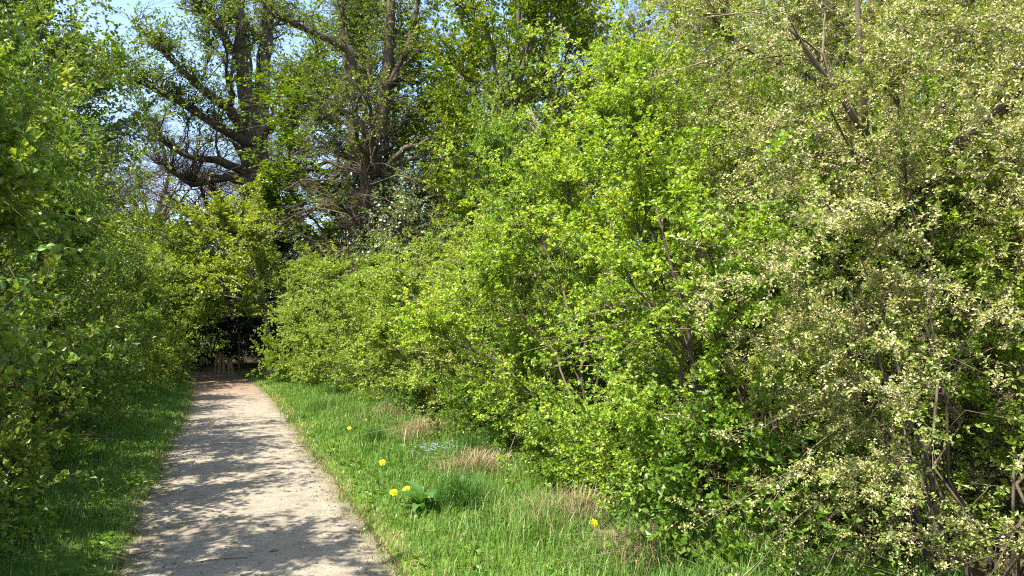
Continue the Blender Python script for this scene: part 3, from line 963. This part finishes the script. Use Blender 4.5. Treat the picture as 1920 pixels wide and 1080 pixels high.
ivyt = plant(37, 13.5, 3.6, 3.2, [(.22, .55), (.35, .85), (.55, 1.0), (.8, .9), (.95, .5), (1, .1)], nlimb=44, nbr=540, ntw=11, twig=(.2, .7), lsz=.10, ntuft=3, nleaf=2, leaf='oak',
             bark='bark_brown', rbase=.1, trunk=ivy_tr, shell=.95, branch_r=.014, tw_r=.0065, zmin=3., leafless=.55, droop=.25, tw_show=1., limb_targets=34, bare_below=7.5)
o = place(ivyt, 'ivy_clad_tree', (i0[0], i0[1]), 0, 1, 'twin stemmed tree full of brown twigs with dark ivy around its trunk', 'tree', None, 'trunk')
g = np.random.default_rng(71)
n = 6500
k = g.random(n)
hz = g.random(n) ** 1.1 * 8.2
tr_a, tr_b = np.array(ivy_tr[0]), np.array(ivy_tr[1])
pick = g.random(n) < .7
cx = np.where(pick, np.interp(hz, tr_a[:, 2], tr_a[:, 0]), np.interp(hz, tr_b[:, 2], tr_b[:, 0]))
cyy = np.where(pick, np.interp(hz, tr_a[:, 2], tr_a[:, 1]), np.interp(hz, tr_b[:, 2], tr_b[:, 1]))
aa = g.random(n) * 6.28
rr = (.36 + .32 * g.random(n) ** 2) * (1.25 - hz / 14)
nrm = np.stack([np.cos(aa), np.sin(aa), np.full(n, .3)], -1)
pos = np.stack([cx + np.cos(aa) * rr, cyy + np.sin(aa) * rr, hz], -1)
ch = leaves(g, pos, runit(g, n) * .6 + np.array([0, 0, -.7]), nrm + runit(g, n) * .5, .13 * g.uniform(.6, 1.2, n), .85)
build('ivy', [ch], M['ivy'], o)

place(maple, 'maple_tree', (7.2, 18.4), .6, (.66, .66, 1), 'dense green maple with layered sprays above the hawthorns', 'tree', None, 'trunk')
place(maple, 'maple_tree', (5.2, 30.0), 2.1, (1.1, 1.1, 1.1), 'green maple behind the ivy clad tree', 'tree', None, 'trunk')
place(bare, 'bare_tree', (12.6, 19.0), .2, (.9, .9, 1.0), 'brown twiggy tree not yet in leaf above the middle of the hedge', 'tree', None, 'trunk')
place(ash, 'ash_tree', (10.5, 24.0), 1.1, (1, 1, 1), 'light green tree between the maple and the brown twiggy tree', 'tree', None, 'trunk')
place(ash, 'ash_tree', (16.0, 17.0), 2.5, (1, 1, .95), 'light green tree behind the thin dark upright stem', 'tree', None, 'trunk')
place(bare, 'bare_tree', (19.0, 13.6), 3.4, (.9, .9, .95), 'brown twiggy tree behind the cream blossom trees', 'tree', None, 'trunk')
place(ash, 'ash_tree', (17.5, 8.2), 4.4, (.95, .95, .9), 'light green tree in the upper corner behind the blossom', 'tree', None, 'trunk')
place(yel, 'field_maple', (.2, 25.6), 0, (1, 1, .95), 'yellow green field maple arching over the tunnel entrance', 'tree', None, 'trunk')
place(yel, 'field_maple', (-2.6, 26.8), 2.6, (.9, .9, .85), 'yellow green field maple above the shaded hedge beside the tunnel', 'tree', None, 'trunk')
G_D = 'dark evergreens over the tunnel'
thicket = plant(39, 3.6, 2.2, 2.0, PROF_HEDGE, nlimb=12, nbr=200, ntw=7, twig=(.2, .5), lsz=.12, ntuft=3, nleaf=3, leaf='dark', bark='bark_dark', rbase=.03, shell=.7)  # bushes with very dark leaves, added to darken and close the tunnel end
place(thicket, 'thicket', (-.6, 34.5), .3, (1.2, 1, 1), 'dark thicket added to darken and close the tunnel behind the split logs', 'bush')
place(thicket, 'thicket', (2.6, 34.0), 1.9, (1, 1, 1), 'dark thicket added to darken the tunnel on its sunlit side', 'bush')
place(thicket, 'thicket', (-3.6, 32.0), 3.9, (1, 1, 1), 'dark thicket added to darken the tunnel on its shaded side', 'bush')
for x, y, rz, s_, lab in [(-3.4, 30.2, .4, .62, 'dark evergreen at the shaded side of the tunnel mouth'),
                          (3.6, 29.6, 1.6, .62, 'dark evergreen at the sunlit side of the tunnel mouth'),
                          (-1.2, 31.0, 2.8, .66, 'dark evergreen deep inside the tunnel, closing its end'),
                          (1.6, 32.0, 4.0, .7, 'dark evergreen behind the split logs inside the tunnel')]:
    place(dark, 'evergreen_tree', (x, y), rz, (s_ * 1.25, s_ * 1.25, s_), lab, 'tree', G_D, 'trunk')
# trees rising behind the shaded hedge
place(ash, 'ash_tree', (-5.4, 11.5), .9, (.46, .46, .42), 'light green tree lowest behind the shaded hedge, nearest the frame edge', 'tree', None, 'trunk')
place(ash, 'ash_tree', (-5.6, 17.0), 2.1, (.52, .52, .50), 'light green tree behind the middle of the shaded hedge', 'tree', None, 'trunk')
place(ash, 'ash_tree', (-7.6, 30.5), 4.0, (1.08, 1.08, 1.08), 'tall light green tree behind the shaded hedge, filling the top corner', 'tree', None, 'trunk')
place(ash, 'ash_tree', (-6.3, 26.2), 1.7, (.82, .82, .84), 'light green tree behind the shaded hedge, in front of the tallest one', 'tree', None, 'trunk')
place(maple, 'maple_tree', (-9.5, 27.0), 3.1, (.85, .85, .95), 'dense green tree highest behind the shaded hedge in the top corner', 'tree', None, 'trunk')
# far trees
G_F = 'trees of the far wood'
far_spots = [(maple, 12.5, 34, .9, 'far tree seen between the maple and the light green tree'), (bare, -4.0, 52, 1.1, 'far bare tree seen through the limbs of the forked tree'),
             (bare, 9.5, 46, 1.1, 'far bare tree behind the ivy clad tree'), (maple, 22, 30, 1.0, 'far green tree behind the brown twiggy tree'),
             (ash, 30, 24, 1.1, 'far tree behind the cream blossom'), (maple, 27, 14, .95, 'far green tree in the upper corner behind the blossom'),
             (bare, 18, 38, 1.1, 'far bare tree above the middle of the hedge'), (ash, -13, 42, .9, 'far tree beyond the shaded hedge'),
             (bare, 3.5, 56, 1.2, 'far bare tree seen between the forked tree and the ivy clad tree'), (bare, -8.5, 60, 1.1, 'far bare tree seen past the shaded hedge'),
             (bare, 1.2, 47, 1.0, 'far bare tree directly behind the forked tree'), (bare, -7.0, 46, .95, 'far bare tree behind the spreading limbs of the forked tree'),
             (ash, 15.5, 52, 1.2, 'far light green tree above the hawthorns')]
for k, (pr_, x, y, s_, lab) in enumerate(far_spots):
    place(pr_, 'far_tree', (x, y), k * 1.3, s_, lab, 'tree', G_F, 'trunk')
# low growth under the far trees
low = plant(38, 5.0, 4.0, 4.0, PROF_HEDGE, nlimb=16, nbr=420, ntw=7, twig=(.3, .8), lsz=.13, ntuft=3, nleaf=3, leaf='oak', bark='bark_twig', rbase=.05, shell=.6, branch_r=.012, tw_r=.005)
G_U = 'bushes under the far wood'
for k, (x, y, s, lab) in enumerate([(8.2, 22, 1.0, 'leafy bush below the maple, behind the sunlit hedge'), (13, 27, 1.1, 'leafy bush in the wood behind the hawthorns'),
                                    (5.6, 36, 1.2, 'leafy bush behind the ivy clad trunk'), (18, 22, 1.2, 'leafy bush in the wood behind the blossom trees'),
                                    (-4.6, 36, 1.0, 'leafy bush behind the shaded hedge near the forked tree'), (-2.5, 44, 1.3, 'leafy bush far behind the forked tree'),
                                    (22, 12, 1.2, 'leafy bush in the wood close to the frame edge')]):
    place(low, 'woodland_bush', (x, y), k * 1.1, s, lab, 'bush', G_U)


# ------------------------------------------------------------------ grass
def blades(g, x, y, h, wd, lean=.35, val=None, z=None, K=3):
    n = len(x)
    z = ground_z(x, y) if z is None else z
    a = g.random(n) * 6.28
    ln = np.abs(g.normal(size=n)) * lean * h
    b = np.stack([x, y, z - .01], -1)
    dl = np.stack([np.cos(a), np.sin(a), a * 0], -1)
    sd = np.stack([-np.sin(a + g.normal(size=n) * .7), np.cos(a), a * 0], -1)
    mid = b + dl * (ln * .35)[:, None] + np.array([0, 0, 1.]) * (h * .6)[:, None]
    tip = b + dl * ln[:, None] + np.array([0, 0, 1.]) * (h * np.clip(1 - .25 * ln / h, .3, 1))[:, None]
    w_ = (wd * .5)[:, None]
    V = np.stack([b - sd * w_, b + sd * w_, mid - sd * w_ * .75, mid + sd * w_ * .75, tip], 1).reshape(-1, 3)
    o = (np.arange(n) * 5)[:, None]
    val = g.random(n) if val is None else val
    return [(V, o + [0, 1, 3, 2], val), (np.zeros((0, 3)), np.zeros((0, 3), int), np.zeros(0))], (V, o, val)


def blade_chunk(g, *a, **kw):
    _, (V, o, val) = blades(g, *a, **kw)
    F4, F3 = o + [0, 1, 3, 2], o + [2, 3, 4]
    # one vertex block, quads then triangles (indices of the second block point back at the first)
    return V, F4, F3, val


def grass_obj(name, chunks, mat, parent=None):
    cs = []
    base = 0
    Vs = np.concatenate([c[0] for c in chunks])
    out = []
    for V, F4, F3, val in chunks:
        out.append((F4 + base, F3 + base, val))
        base += len(V)
    F4 = np.concatenate([c[0] for c in out])
    F3 = np.concatenate([c[1] for c in out])
    val = np.concatenate([c[2] for c in out])
    z = np.zeros((0, 3))
    # split quads so that every face is a triangle in one block
    T = np.concatenate([F4[:, [0, 1, 2]], F4[:, [0, 2, 3]], F3])
    return build(name, [(Vs, T, np.concatenate([val, val, val]))], mat, parent)


def verge(side, n, seed):
    g = np.random.default_rng(seed)
    y = 2.6 + 22.5 * g.random(n) ** 1.7
    l, r = path_edges(y)
    wdt = np.where(side > 0, 2.7 - .05 * np.clip(y - 8, 0, 30), 2.2)
    e = g.random(n) ** 1.15
    out = e * wdt - .09
    x = r + out if side > 0 else l - out
    patch = wob(x, y, 1.6, 3.) * .5 + wob(x, y, 4.2, 1.) * .3
    tall = sstep(.25, 1.7, out + .35 * patch)
    keep = g.random(n) < np.clip(.4 + 1.1 * sstep(-.05, .18, out + .05 * patch), 0, 1)
    x, y, out, patch, tall = x[keep], y[keep], out[keep], patch[keep], tall[keep]
    h = (.03 + .045 * g.random(len(x))) + tall * (.05 + .15 * g.random(len(x))) * (1 + .9 * patch) + .02 * sstep(.1, .4, out)
    h *= 1 + .25 * (y > 12)
    wd = .0048 + .0035 * g.random(len(x)) + .0005 * np.clip(y - 4, 0, 20)
    val = np.clip(.55 * g.random(len(x)) + .2 + .30 * patch - .15 * tall + .45 * (g.random(len(x)) < .07) + .25 * (out < .16), 0, 1)
    return blade_chunk(g, x, y, h, wd, .55, val)


def clumps(n_c, per, seed):
    g = np.random.default_rng(seed)
    y = 3.2 + 20 * g.random(n_c) ** 1.4
    l, r = path_edges(y)
    sd = g.random(n_c) < .7
    off = .15 + 2.0 * g.random(n_c) ** .8
    x = np.where(sd, r + off, l - off * .8)
    k = np.repeat(np.arange(n_c), per)
    m = len(k)
    sp = (.04 + .09 * g.random(n_c))[k]
    X, Y = x[k] + g.normal(size=m) * sp, y[k] + g.normal(size=m) * sp
    hh = ((.07 + .19 * g.random(n_c) * np.clip(off, .3, 1.7))[k]) * g.uniform(.5, 1.15, m)
    val = np.clip((.15 + .6 * g.random(n_c))[k] + .35 * g.normal(size=m) * .6, 0, 1)
    return blade_chunk(g, X, Y, hh, (.005 + .0004 * np.clip(Y - 4, 0, 20)) * g.uniform(.7, 1.3, m), .65, val)


def fringe(n, seed):
    # sparse short blades creeping onto the path
    g = np.random.default_rng(seed)
    y = 3.0 + 18 * g.random(n) ** 1.6
    l, r = path_edges(y)
    sd = g.random(n) < .5
    off = np.abs(g.normal(size=n)) * .12 * np.clip(.7 + 1.1 * wob(y * 0, y, 3.3, 2.), 0, 2)
    x = np.where(sd, r - off, l + off)
    return blade_chunk(g, x, y, .012 + .035 * g.random(n), .004 + .003 * g.random(n), .7, np.clip(.35 + .65 * g.random(n), 0, 1), path_z(x, y))


o = grass_obj('grass', [verge(1, 76000, 41), verge(-1, 36000, 42), clumps(420, 60, 44), fringe(11000, 45)], M['grass'])
tag(o, 'green grass growing on both verges of the path', 'grass', kind='stuff')


def undergrowth():
    """low leafy weeds at the feet of both hedges"""
    g = np.random.default_rng(43)
    n = 2600
    y = 3.0 + 22 * g.random(n) ** 1.3
    l, r = path_edges(y)
    sd = g.random(n) < .55
    x = np.where(sd, l - .95 - 1.0 * g.random(n) ** 1.3, r + 1.75 + .9 * g.random(n))
    lo = g.random(n) < .22                            # some grow low in the grass itself
    x = np.where(lo, np.where(sd, l - .1 - 1.0 * g.random(n), r + .1 + 1.6 * g.random(n)), x)
    h = np.where(lo, .03 + .04 * g.random(n), .05 + .25 * g.random(n) * np.where(sd, sstep(.8, 1.9, l - x), .8))
    z = ground_z(x, y)
    k = np.repeat(np.arange(n), 11)
    m = len(k)
    t = g.random(m)
    p = np.stack([x[k] + g.normal(size=m) * .04, y[k] + g.normal(size=m) * .04, z[k] + h[k] * t], -1)
    d = runit(g, m) * np.array([1, 1, .4]) + np.array([0, 0, .15])
    ch = leaves(g, p, d, np.array([0, 0, 1.]) + runit(g, m) * .4, (.035 + .035 * g.random(m)), .62, .15, .2, False, np.clip(g.random(m) * .6 + .4 * g.random(n)[k], 0, 1))
    st = bez(np.stack([x, y, z - .02], -1), np.stack([x, y, z + h * .5], -1), np.stack([x, y, z + h], -1), 3)
    V, F, vv = tubes(st, np.full((n, 3), .002), 3, .5)
    o = build('undergrowth', [(V, F, vv, 0), (*ch, 0)], M['weed'])
    tag(o, 'low leafy weeds along the feet of both hedges', 'undergrowth', kind='stuff')


undergrowth()


def litter():
    g = np.random.default_rng(46)
    n = 900
    y = 3.2 + 22 * g.random(n) ** 1.3
    l, r = path_edges(y)
    e = np.abs(g.normal(size=n)) * .16
    q = g.random(n)
    x = np.where(q < .4, l + e, np.where(q < .8, r - e, l + (r - l) * g.random(n)))
    p = np.stack([x, y, np.maximum(path_z(x, y), ground_z(x, y)) + .004], -1)
    a = g.random(n) * 6.28
    d = np.stack([np.cos(a), np.sin(a), .1 * g.normal(size=n)], -1)
    ch = leaves(g, p, d, np.array([0, 0, 1.]) + runit(g, n) * .3, .012 + .03 * g.random(n) ** 2, .5)
    o = build('leaf_litter', [ch], M['deadleaf'])
    tag(o, 'scattered brown leaf scraps along the path edges', 'litter', kind='stuff')


litter()


# ------------------------------------------------------------------ tufts of grass, dry and green
def tuft(px, py, n, h, spread, mat, name, label, cat, group=None, lean=.6, wd=.006, seed=0):
    g = np.random.default_rng(500 + seed)
    c = on_ground(px, py)
    e = empty(name, c)
    a = g.random(n) * 6.28
    rr = np.abs(g.normal(size=n)) * spread
    x, y = np.cos(a) * rr, np.sin(a) * rr
    z = ground_z(x + c[0], y + c[1]) - c[2]
    hh = h * g.uniform(.45, 1.1, n)
    V, F4, F3, val = blade_chunk(g, x, y, hh, wd * g.uniform(.6, 1.2, n), lean, None, z)
    grass_obj('blades', [(V, F4, F3, val)], mat, e)['kind'] = 'stuff'
    return tag(e, label, cat, group)


G_T = 'green grass tufts on the sunlit verge'
tuft(862, 950, 900, .34, .13, M['tuft'], 'grass_tuft', 'large blue green grass tuft beside the broad leaved dock', 'grass tuft', G_T, .7, .006, 1)
tuft(702, 835, 600, .30, .10, M['tuft'], 'grass_tuft', 'small dark upright grass tuft near the far dandelion', 'grass tuft', G_T, .35, .006, 2)
tuft(905, 870, 500, .42, .16, M['tuft'], 'grass_tuft', 'tall blue green grass tuft at the hedge foot above the pale blue flowers', 'grass tuft', G_T, .5, .006, 3)
tuft(1010, 985, 900, .30, .28, M['grass'], 'grass_tuft', 'wide green grass tuft between the dock and the lone dandelion', 'grass tuft', G_T, .6, .006, 4)
tuft(612, 775, 700, .42, .30, M['grass'], 'grass_tuft', 'tall bright grass tuft at the bend of the far verge', 'grass tuft', G_T, .45, .009, 5)
tuft(1400, 1085, 700, .34, .30, M['grass'], 'grass_tuft', 'tall green grass tuft at the bottom edge under the blossom tree', 'grass tuft', G_T, .5, .006, 6)
G_Y = 'dry straw tufts at the hedge foot'
tuft(1215, 1052, 900, .28, .16, M['straw'], 'straw_tuft', 'pale dry straw tuft beside the broken branch stub', 'dry grass', G_Y, 1.1, .0045, 7)
tuft(1085, 985, 900, .34, .2, M['straw'], 'straw_tuft', 'dry straw tuft behind the lone dandelion', 'dry grass', G_Y, .9, .0045, 8)
tuft(900, 892, 800, .36, .22, M['straw'], 'straw_tuft', 'dry straw tuft drooping over the grass behind the large green tuft', 'dry grass', G_Y, 1.2, .005, 9)
tuft(800, 828, 900, .42, .3, M['straw'], 'straw_tuft', 'dry straw tuft at the dark gap under the far hedge', 'dry grass', G_Y, 1.0, .006, 10)
tuft(745, 790, 700, .38, .36, M['straw'], 'straw_tuft', 'dry straw tuft farthest along the sunlit hedge foot', 'dry grass', G_Y, .9, .007, 11)
tuft(1100, 1030, 420, .07, .25, M['straw'], 'straw_tuft', 'flattened pale mown straw lying on the grass in front of the lone dandelion', 'dry grass', G_Y, 3.0, .004, 12)


# ------------------------------------------------------------------ dandelions, dock, forget-me-nots
def petals(g, r):
    """one ray floret head: layered narrow petals on a low dome"""
    out = []
    for ring, (n, L, el) in enumerate([(16, r, .12), (14, r * .8, .45), (10, r * .55, .9)]):
        a = np.arange(n) * 6.283 / n + g.random() + g.normal(size=n) * .08
        d = np.stack([np.cos(a) * math.cos(el), np.sin(a) * math.cos(el), np.full(n, math.sin(el))], -1)
        up = np.stack([-np.cos(a) * math.sin(el), -np.sin(a) * math.sin(el), np.full(n, math.cos(el))], -1)
        out.append(leaves(g, np.zeros((n, 3)) + np.array([0, 0, .002 * ring]), d, up, np.full(n, L), .34, .05, .05, True))
    return out


def leaf_blade(g, L, wr, teeth=0.0, arch=.5, K=7):
    """one long leaf lying along +X from the origin: midrib, two rows of edge points (toothed), arching over"""
    t = np.linspace(0, 1, K)
    x = L * t * (1 - .1 * t)
    z = L * arch * (t - t ** 2 * 1.15)
    w_ = L * wr * .5 * np.sin(np.clip(t * .93 + .05, 0, 1) * math.pi) ** .8
    w_ = w_ * (1 - teeth * (np.arange(K) % 2))
    V = np.concatenate([np.stack([x, 0 * x, z], -1), np.stack([x, w_, z + w_ * .35], -1), np.stack([x, -w_, z + w_ * .35], -1)])
    k = np.arange(K - 1)
    F = np.concatenate([np.stack([k, k + 1, K + k + 1, K + k], -1), np.stack([k, 2 * K + k, 2 * K + k + 1, k + 1], -1)])
    return V, F, np.full(len(F), g.random())


def add_leaves(g, root, mat, n, L, wr, teeth, arch, name='leaf', a0=0.0, el=0.0):
    ms = [mesh_of(name, [leaf_blade(g, 1.0, wr, teeth, arch)], mat, True) for _ in range(3)]
    for k in range(n):
        o = put(name, ms[k % 3], root)
        s = L * g.uniform(.7, 1.15)
        o.scale = (s, s, s)
        o.rotation_euler = (g.normal() * .12, -el + g.normal() * .15, a0 + k * 6.283 / n + g.normal() * .25)


def dandelion(px, py, hpx, r, label, nl=7, seed=0):
    g = np.random.default_rng(600 + seed)
    c = on_ground(px, py)
    e = empty('dandelion', c)
    h = hpx / FPX * (c @ np.array([SA, CA, 0]))
    A = np.array([[0, 0, -.01]])
    B = np.array([[g.normal() * .01, g.normal() * .01, h]])
    P = bez(A, np.array([[.012, 0, h * .5]]), B, 6)
    build('stem', [tubes(P, np.full((1, 6), .0024), 6, .8)], M['grass'], e, True)
    f = build('flower_head', petals(g, r), M['yellowflower'], e)
    f.location = B[0]
    f.rotation_euler = (.7 + g.normal() * .15, g.normal() * .2 - .2, 0)
    cup = np.array([[[0, 0, -.010], [0, 0, -.004], [0, 0, .002]]])
    o = build('calyx', [tubes(cup, np.array([[.003, r * .34, r * .36]]), 8, .5)], M['weed'], e, True)
    o.location = B[0]
    o.rotation_euler = f.rotation_euler
    add_leaves(g, e, M['weed'], nl, .13, .26, .45, .35)
    return tag(e, label, 'dandelion', 'yellow dandelions on the sunlit verge')


dandelion(715, 902, 34, .040, 'yellow dandelion standing alone between the path edge and the pale blue flowers', 9, 1)
dandelion(737, 948, 24, .040, 'yellow dandelion nearest the path edge in front of the dock', 6, 2)
dandelion(764, 945, 27, .040, 'yellow dandelion touching the leaves of the dock', 5, 3)
dandelion(1117, 1012, 30, .040, 'lone yellow dandelion in front of the dry straw at the hedge foot', 4, 4)
dandelion(653, 818, 15, .034, 'small far dandelion beside the dark upright grass tuft', 4, 5)
dandelion(686, 800, 12, .026, 'tiny dandelion farthest along the verge', 3, 6)

g = np.random.default_rng(81)
c = on_ground(792, 958)
e = empty('dock_plant', c)
add_leaves(g, e, M['dock'], 8, .36, .26, 0, .75, a0=.3, el=.55)
add_leaves(g, e, M['dock'], 7, .28, .28, 0, .55, a0=.9, el=.1)
tag(e, 'broad leaved dock plant with long shiny leaves beside two dandelions', 'dock plant')

c = on_ground(822, 862)
e = empty('forget_me_not', c)
n = 240
x, y = g.normal(size=n) * .16, g.normal(size=n) * .10
z = .10 + .08 * g.random(n) + ground_z(x + c[0], y + c[1]) - c[2]
P = np.stack([x, y, z], -1)
build('stems', [tubes(bez(P * [1, 1, 0], P * [1, 1, .5], P, 3), np.full((n, 3), .0012), 3, .4)], M['weed'], e)['kind'] = 'stuff'
k = np.repeat(np.arange(n), 6)
a = np.tile(np.arange(5 + 1), n) * 6.283 / 5 + g.random(n)[k]
ch = leaves(g, P[k], np.stack([np.cos(a), np.sin(a), a * 0 + .15], -1), np.array([-.3, -.4, 1.]) + runit(g, len(k)) * .2, np.full(len(k), .010), .85)
build('blossom', [ch], M['blue'], e)
tag(e, 'patch of tiny pale blue flowers in the grass behind the dock', 'flowers')

# ------------------------------------------------------------------ broken branch stub, sticks on the path, fallen leaves
c = on_ground(1190, 1022)
e = empty('branch_stub', c)
P = np.array([[[-.22, .05, .06], [-.10, .03, .055], [0, 0, .05], [.12, -.03, .04], [.25, -.08, .03]]])
a = -YAW
V, F, vv = tubes(P, np.array([[.030, .037, .035, .036, .030]]), 9, .8)
V = V + g.normal(size=V.shape) * .0025
cap = np.array([[0, 1, 2, 3], [0, 3, 4, 5], [0, 5, 6, 7], [0, 7, 8, 8]])[:3]
wood = build('wood', [(V, F, vv)], M['wood'], e, True)
wood.rotation_euler[2] = a
knot = build('broken_end', [tubes(np.array([[[-.20, .05, .06], [-.26, .06, .085], [-.31, .05, .12]], [[-.21, .04, .05], [-.29, .03, .06], [-.33, .02, .055]]]), np.array([[.026, .016, .003], [.020, .012, .002]]), 6, .4)], M['bark_twig'], e, True)
knot.rotation_euler[2] = a
tag(e, 'short broken branch stub lying in the straw under the hawthorn', 'branch')

G_K = 'small sticks lying on the path'
for k, (px, py, L, rz, lab) in enumerate([(268, 1050, .22, .8, 'thin pale stick on the shaded path edge in the bottom corner'), (640, 1012, .16, -.1, 'thin stick on the sunlit path close to the grass edge'),
                                          (420, 1066, .3, .3, 'thin dark twig on the path at the bottom edge')]):
    c = on_ground(px, py)
    P = bez(np.array([[-L / 2, 0, .008]]), np.array([[0, L * .12, .012]]), np.array([[L / 2, 0, .008]]), 7)
    o = build('stick', [tubes(P, np.linspace(.005, .0025, 7)[None], 5, .7)], M['bark_twig'], None, True)
    o.location = (c[0], c[1], float(path_z(c[0], c[1])))
    o.rotation_euler = (0, 0, rz - YAW)
    tag(o, lab, 'stick', G_K)
G_E = 'dead leaves lying on the path'
for k, (px, py, lab) in enumerate([(458, 821, 'dark dead leaf on the middle of the path beyond the shadow tips'), (586, 894, 'brown dead leaf on the sunlit half of the path'),
                                   (522, 1046, 'brown dead leaf on the path close to the bottom edge'), (303, 876, 'brown dead leaf at the shaded grass edge')]):
    c = on_ground(px, py)
    o = build('dead_leaf', [leaf_blade(g, .085, .55, .15, .5)], M['deadleaf'], None, True)
    o.location = (c[0], c[1], max(float(path_z(c[0], c[1])), float(ground_z(c[0], c[1]))) + .006)
    o.rotation_euler = (.1, 0, k * 1.7)
    tag(o, lab, 'leaf', G_E)

# split logs leaning at the end of the path
G_W = 'split logs leaning together inside the tunnel'
for k, (px, top, wpx, dx, lab) in enumerate([(404, 668, 5, 2, 'pale split log leaning inside the tunnel, leftmost of the row'), (412, 662, 6, 1, 'pale split log inside the tunnel, second from the shaded side'),
                                             (419, 664, 5, -2, 'pale split log at the middle of the leaning row inside the tunnel'), (428, 670, 5, -3, 'pale split log fourth in the row inside the tunnel'),
                                             (434, 673, 6, -3, 'pale split log, rightmost of the leaning row inside the tunnel'), (448, 625, 3, 0, 'thin upright stake taller than the split logs inside the tunnel')]):
    Z = 26.4
    b = at(px - dx, 706, Z)
    b[2] = float(ground_z(b[0], b[1])) - .05
    tp = at(px + dx, top, Z + .3) - b
    P = bez(np.zeros((1, 3)), (tp * .5)[None] + .03, tp[None], 6)
    V, F, vv = tubes(P, np.full((1, 6), wpx / FPX * Z * .5) * np.linspace(1.1, .85, 6)[None], 7, .5 + .1 * k)
    V = V + np.random.default_rng(k).normal(size=V.shape) * .006
    nV = len(V)
    capf = np.array([[nV - 7, nV - 6, nV - 5, nV - 4], [nV - 7, nV - 4, nV - 3, nV - 2], [nV - 7, nV - 2, nV - 1, nV - 7]])[:2]
    o = build('split_log', [(V, F, vv), (np.zeros((0, 3)), capf - nV, np.array([.9, .9]))] if False else [(V, np.concatenate([F, capf]), np.concatenate([vv, [.9, .9]]))], M['wood'] if k < 5 else M['bark_dark'])
    o.location = b
    tag(o, lab, 'log' if k < 5 else 'stake', G_W)


# ------------------------------------------------------------------ the round leaved spray in front of the shaded hedge
def spray(px0, py0, px1, py1, Z, name, label, n=14, L=.055, seed=0):
    g = np.random.default_rng(700 + seed)
    A, B = at(px0, py0, Z + .5), at(px1, py1, Z)
    root = np.array([A[0] - .5, A[1] + .2, 0])
    root[2] = float(ground_z(root[0], root[1]))
    e = empty(name, root)
    A, B = A - root, B - root
    P1 = bez(np.zeros((1, 3)) + [0, 0, -.05], np.array([[A[0] * .1, A[1] * .1, A[2] * .7]]), A[None], 9)
    P2 = bez(A[None], ((A + B) / 2 + [0, 0, .12])[None], B[None], 9)
    PP = np.concatenate([P1, P2[:, 1:]], 1)
    build('stem', [tubes(PP, np.linspace(.009, .0018, PP.shape[1])[None], 5, .6)], M['bark_twig'], e, True)
    ms = [mesh_of('leaf', [leaf_blade(g, 1.0, .72, 0, .25, 6)], M['honey'], True) for _ in range(4)]
    for k in range(n):
        t = (k // 2 + .5) / (n // 2)
        p = (1 - t) ** 2 * P2[0, 0] + 2 * t * (1 - t) * ((A + B) / 2 + [0, 0, .12]) + t * t * P2[0, -1]
        o = put('leaf', ms[k % 4], e)
        s = L * g.uniform(.75, 1.2)
        o.scale = (s, s, s)
        o.location = p
        o.rotation_euler = (g.normal() * .4, .35 + g.normal() * .35, (k % 2) * 3.14 + g.normal() * .7 - .6)
    return tag(e, label, 'branch', 'round leaved sprays in front of the shaded hedge')


for k, (a0, b0_, a1, b1, Z, n, lab) in enumerate([(20, 520, 110, 460, 5.6, 16, 'spray of round green leaves catching the sun in front of the shaded hedge'),
                                                  (40, 480, 150, 470, 5.9, 12, 'spray of round leaves highest in front of the shaded hedge'),
                                                  (-10, 600, 70, 572, 5.6, 12, 'spray of round leaves at the frame edge below the other sprays'),
                                                  (-20, 545, 60, 530, 5.4, 12, 'spray of round leaves between the highest and the lowest spray'),
                                                  (-25, 690, 30, 668, 5.5, 8, 'lowest spray of round leaves at the frame edge')]):
    spray(a0, b0_, a1, b1, Z, 'honeysuckle_spray', lab, n + 4, .075, k)
print('tris', sum(len(m.loops) - 2 * len(m.polygons) for m in bpy.data.meshes))
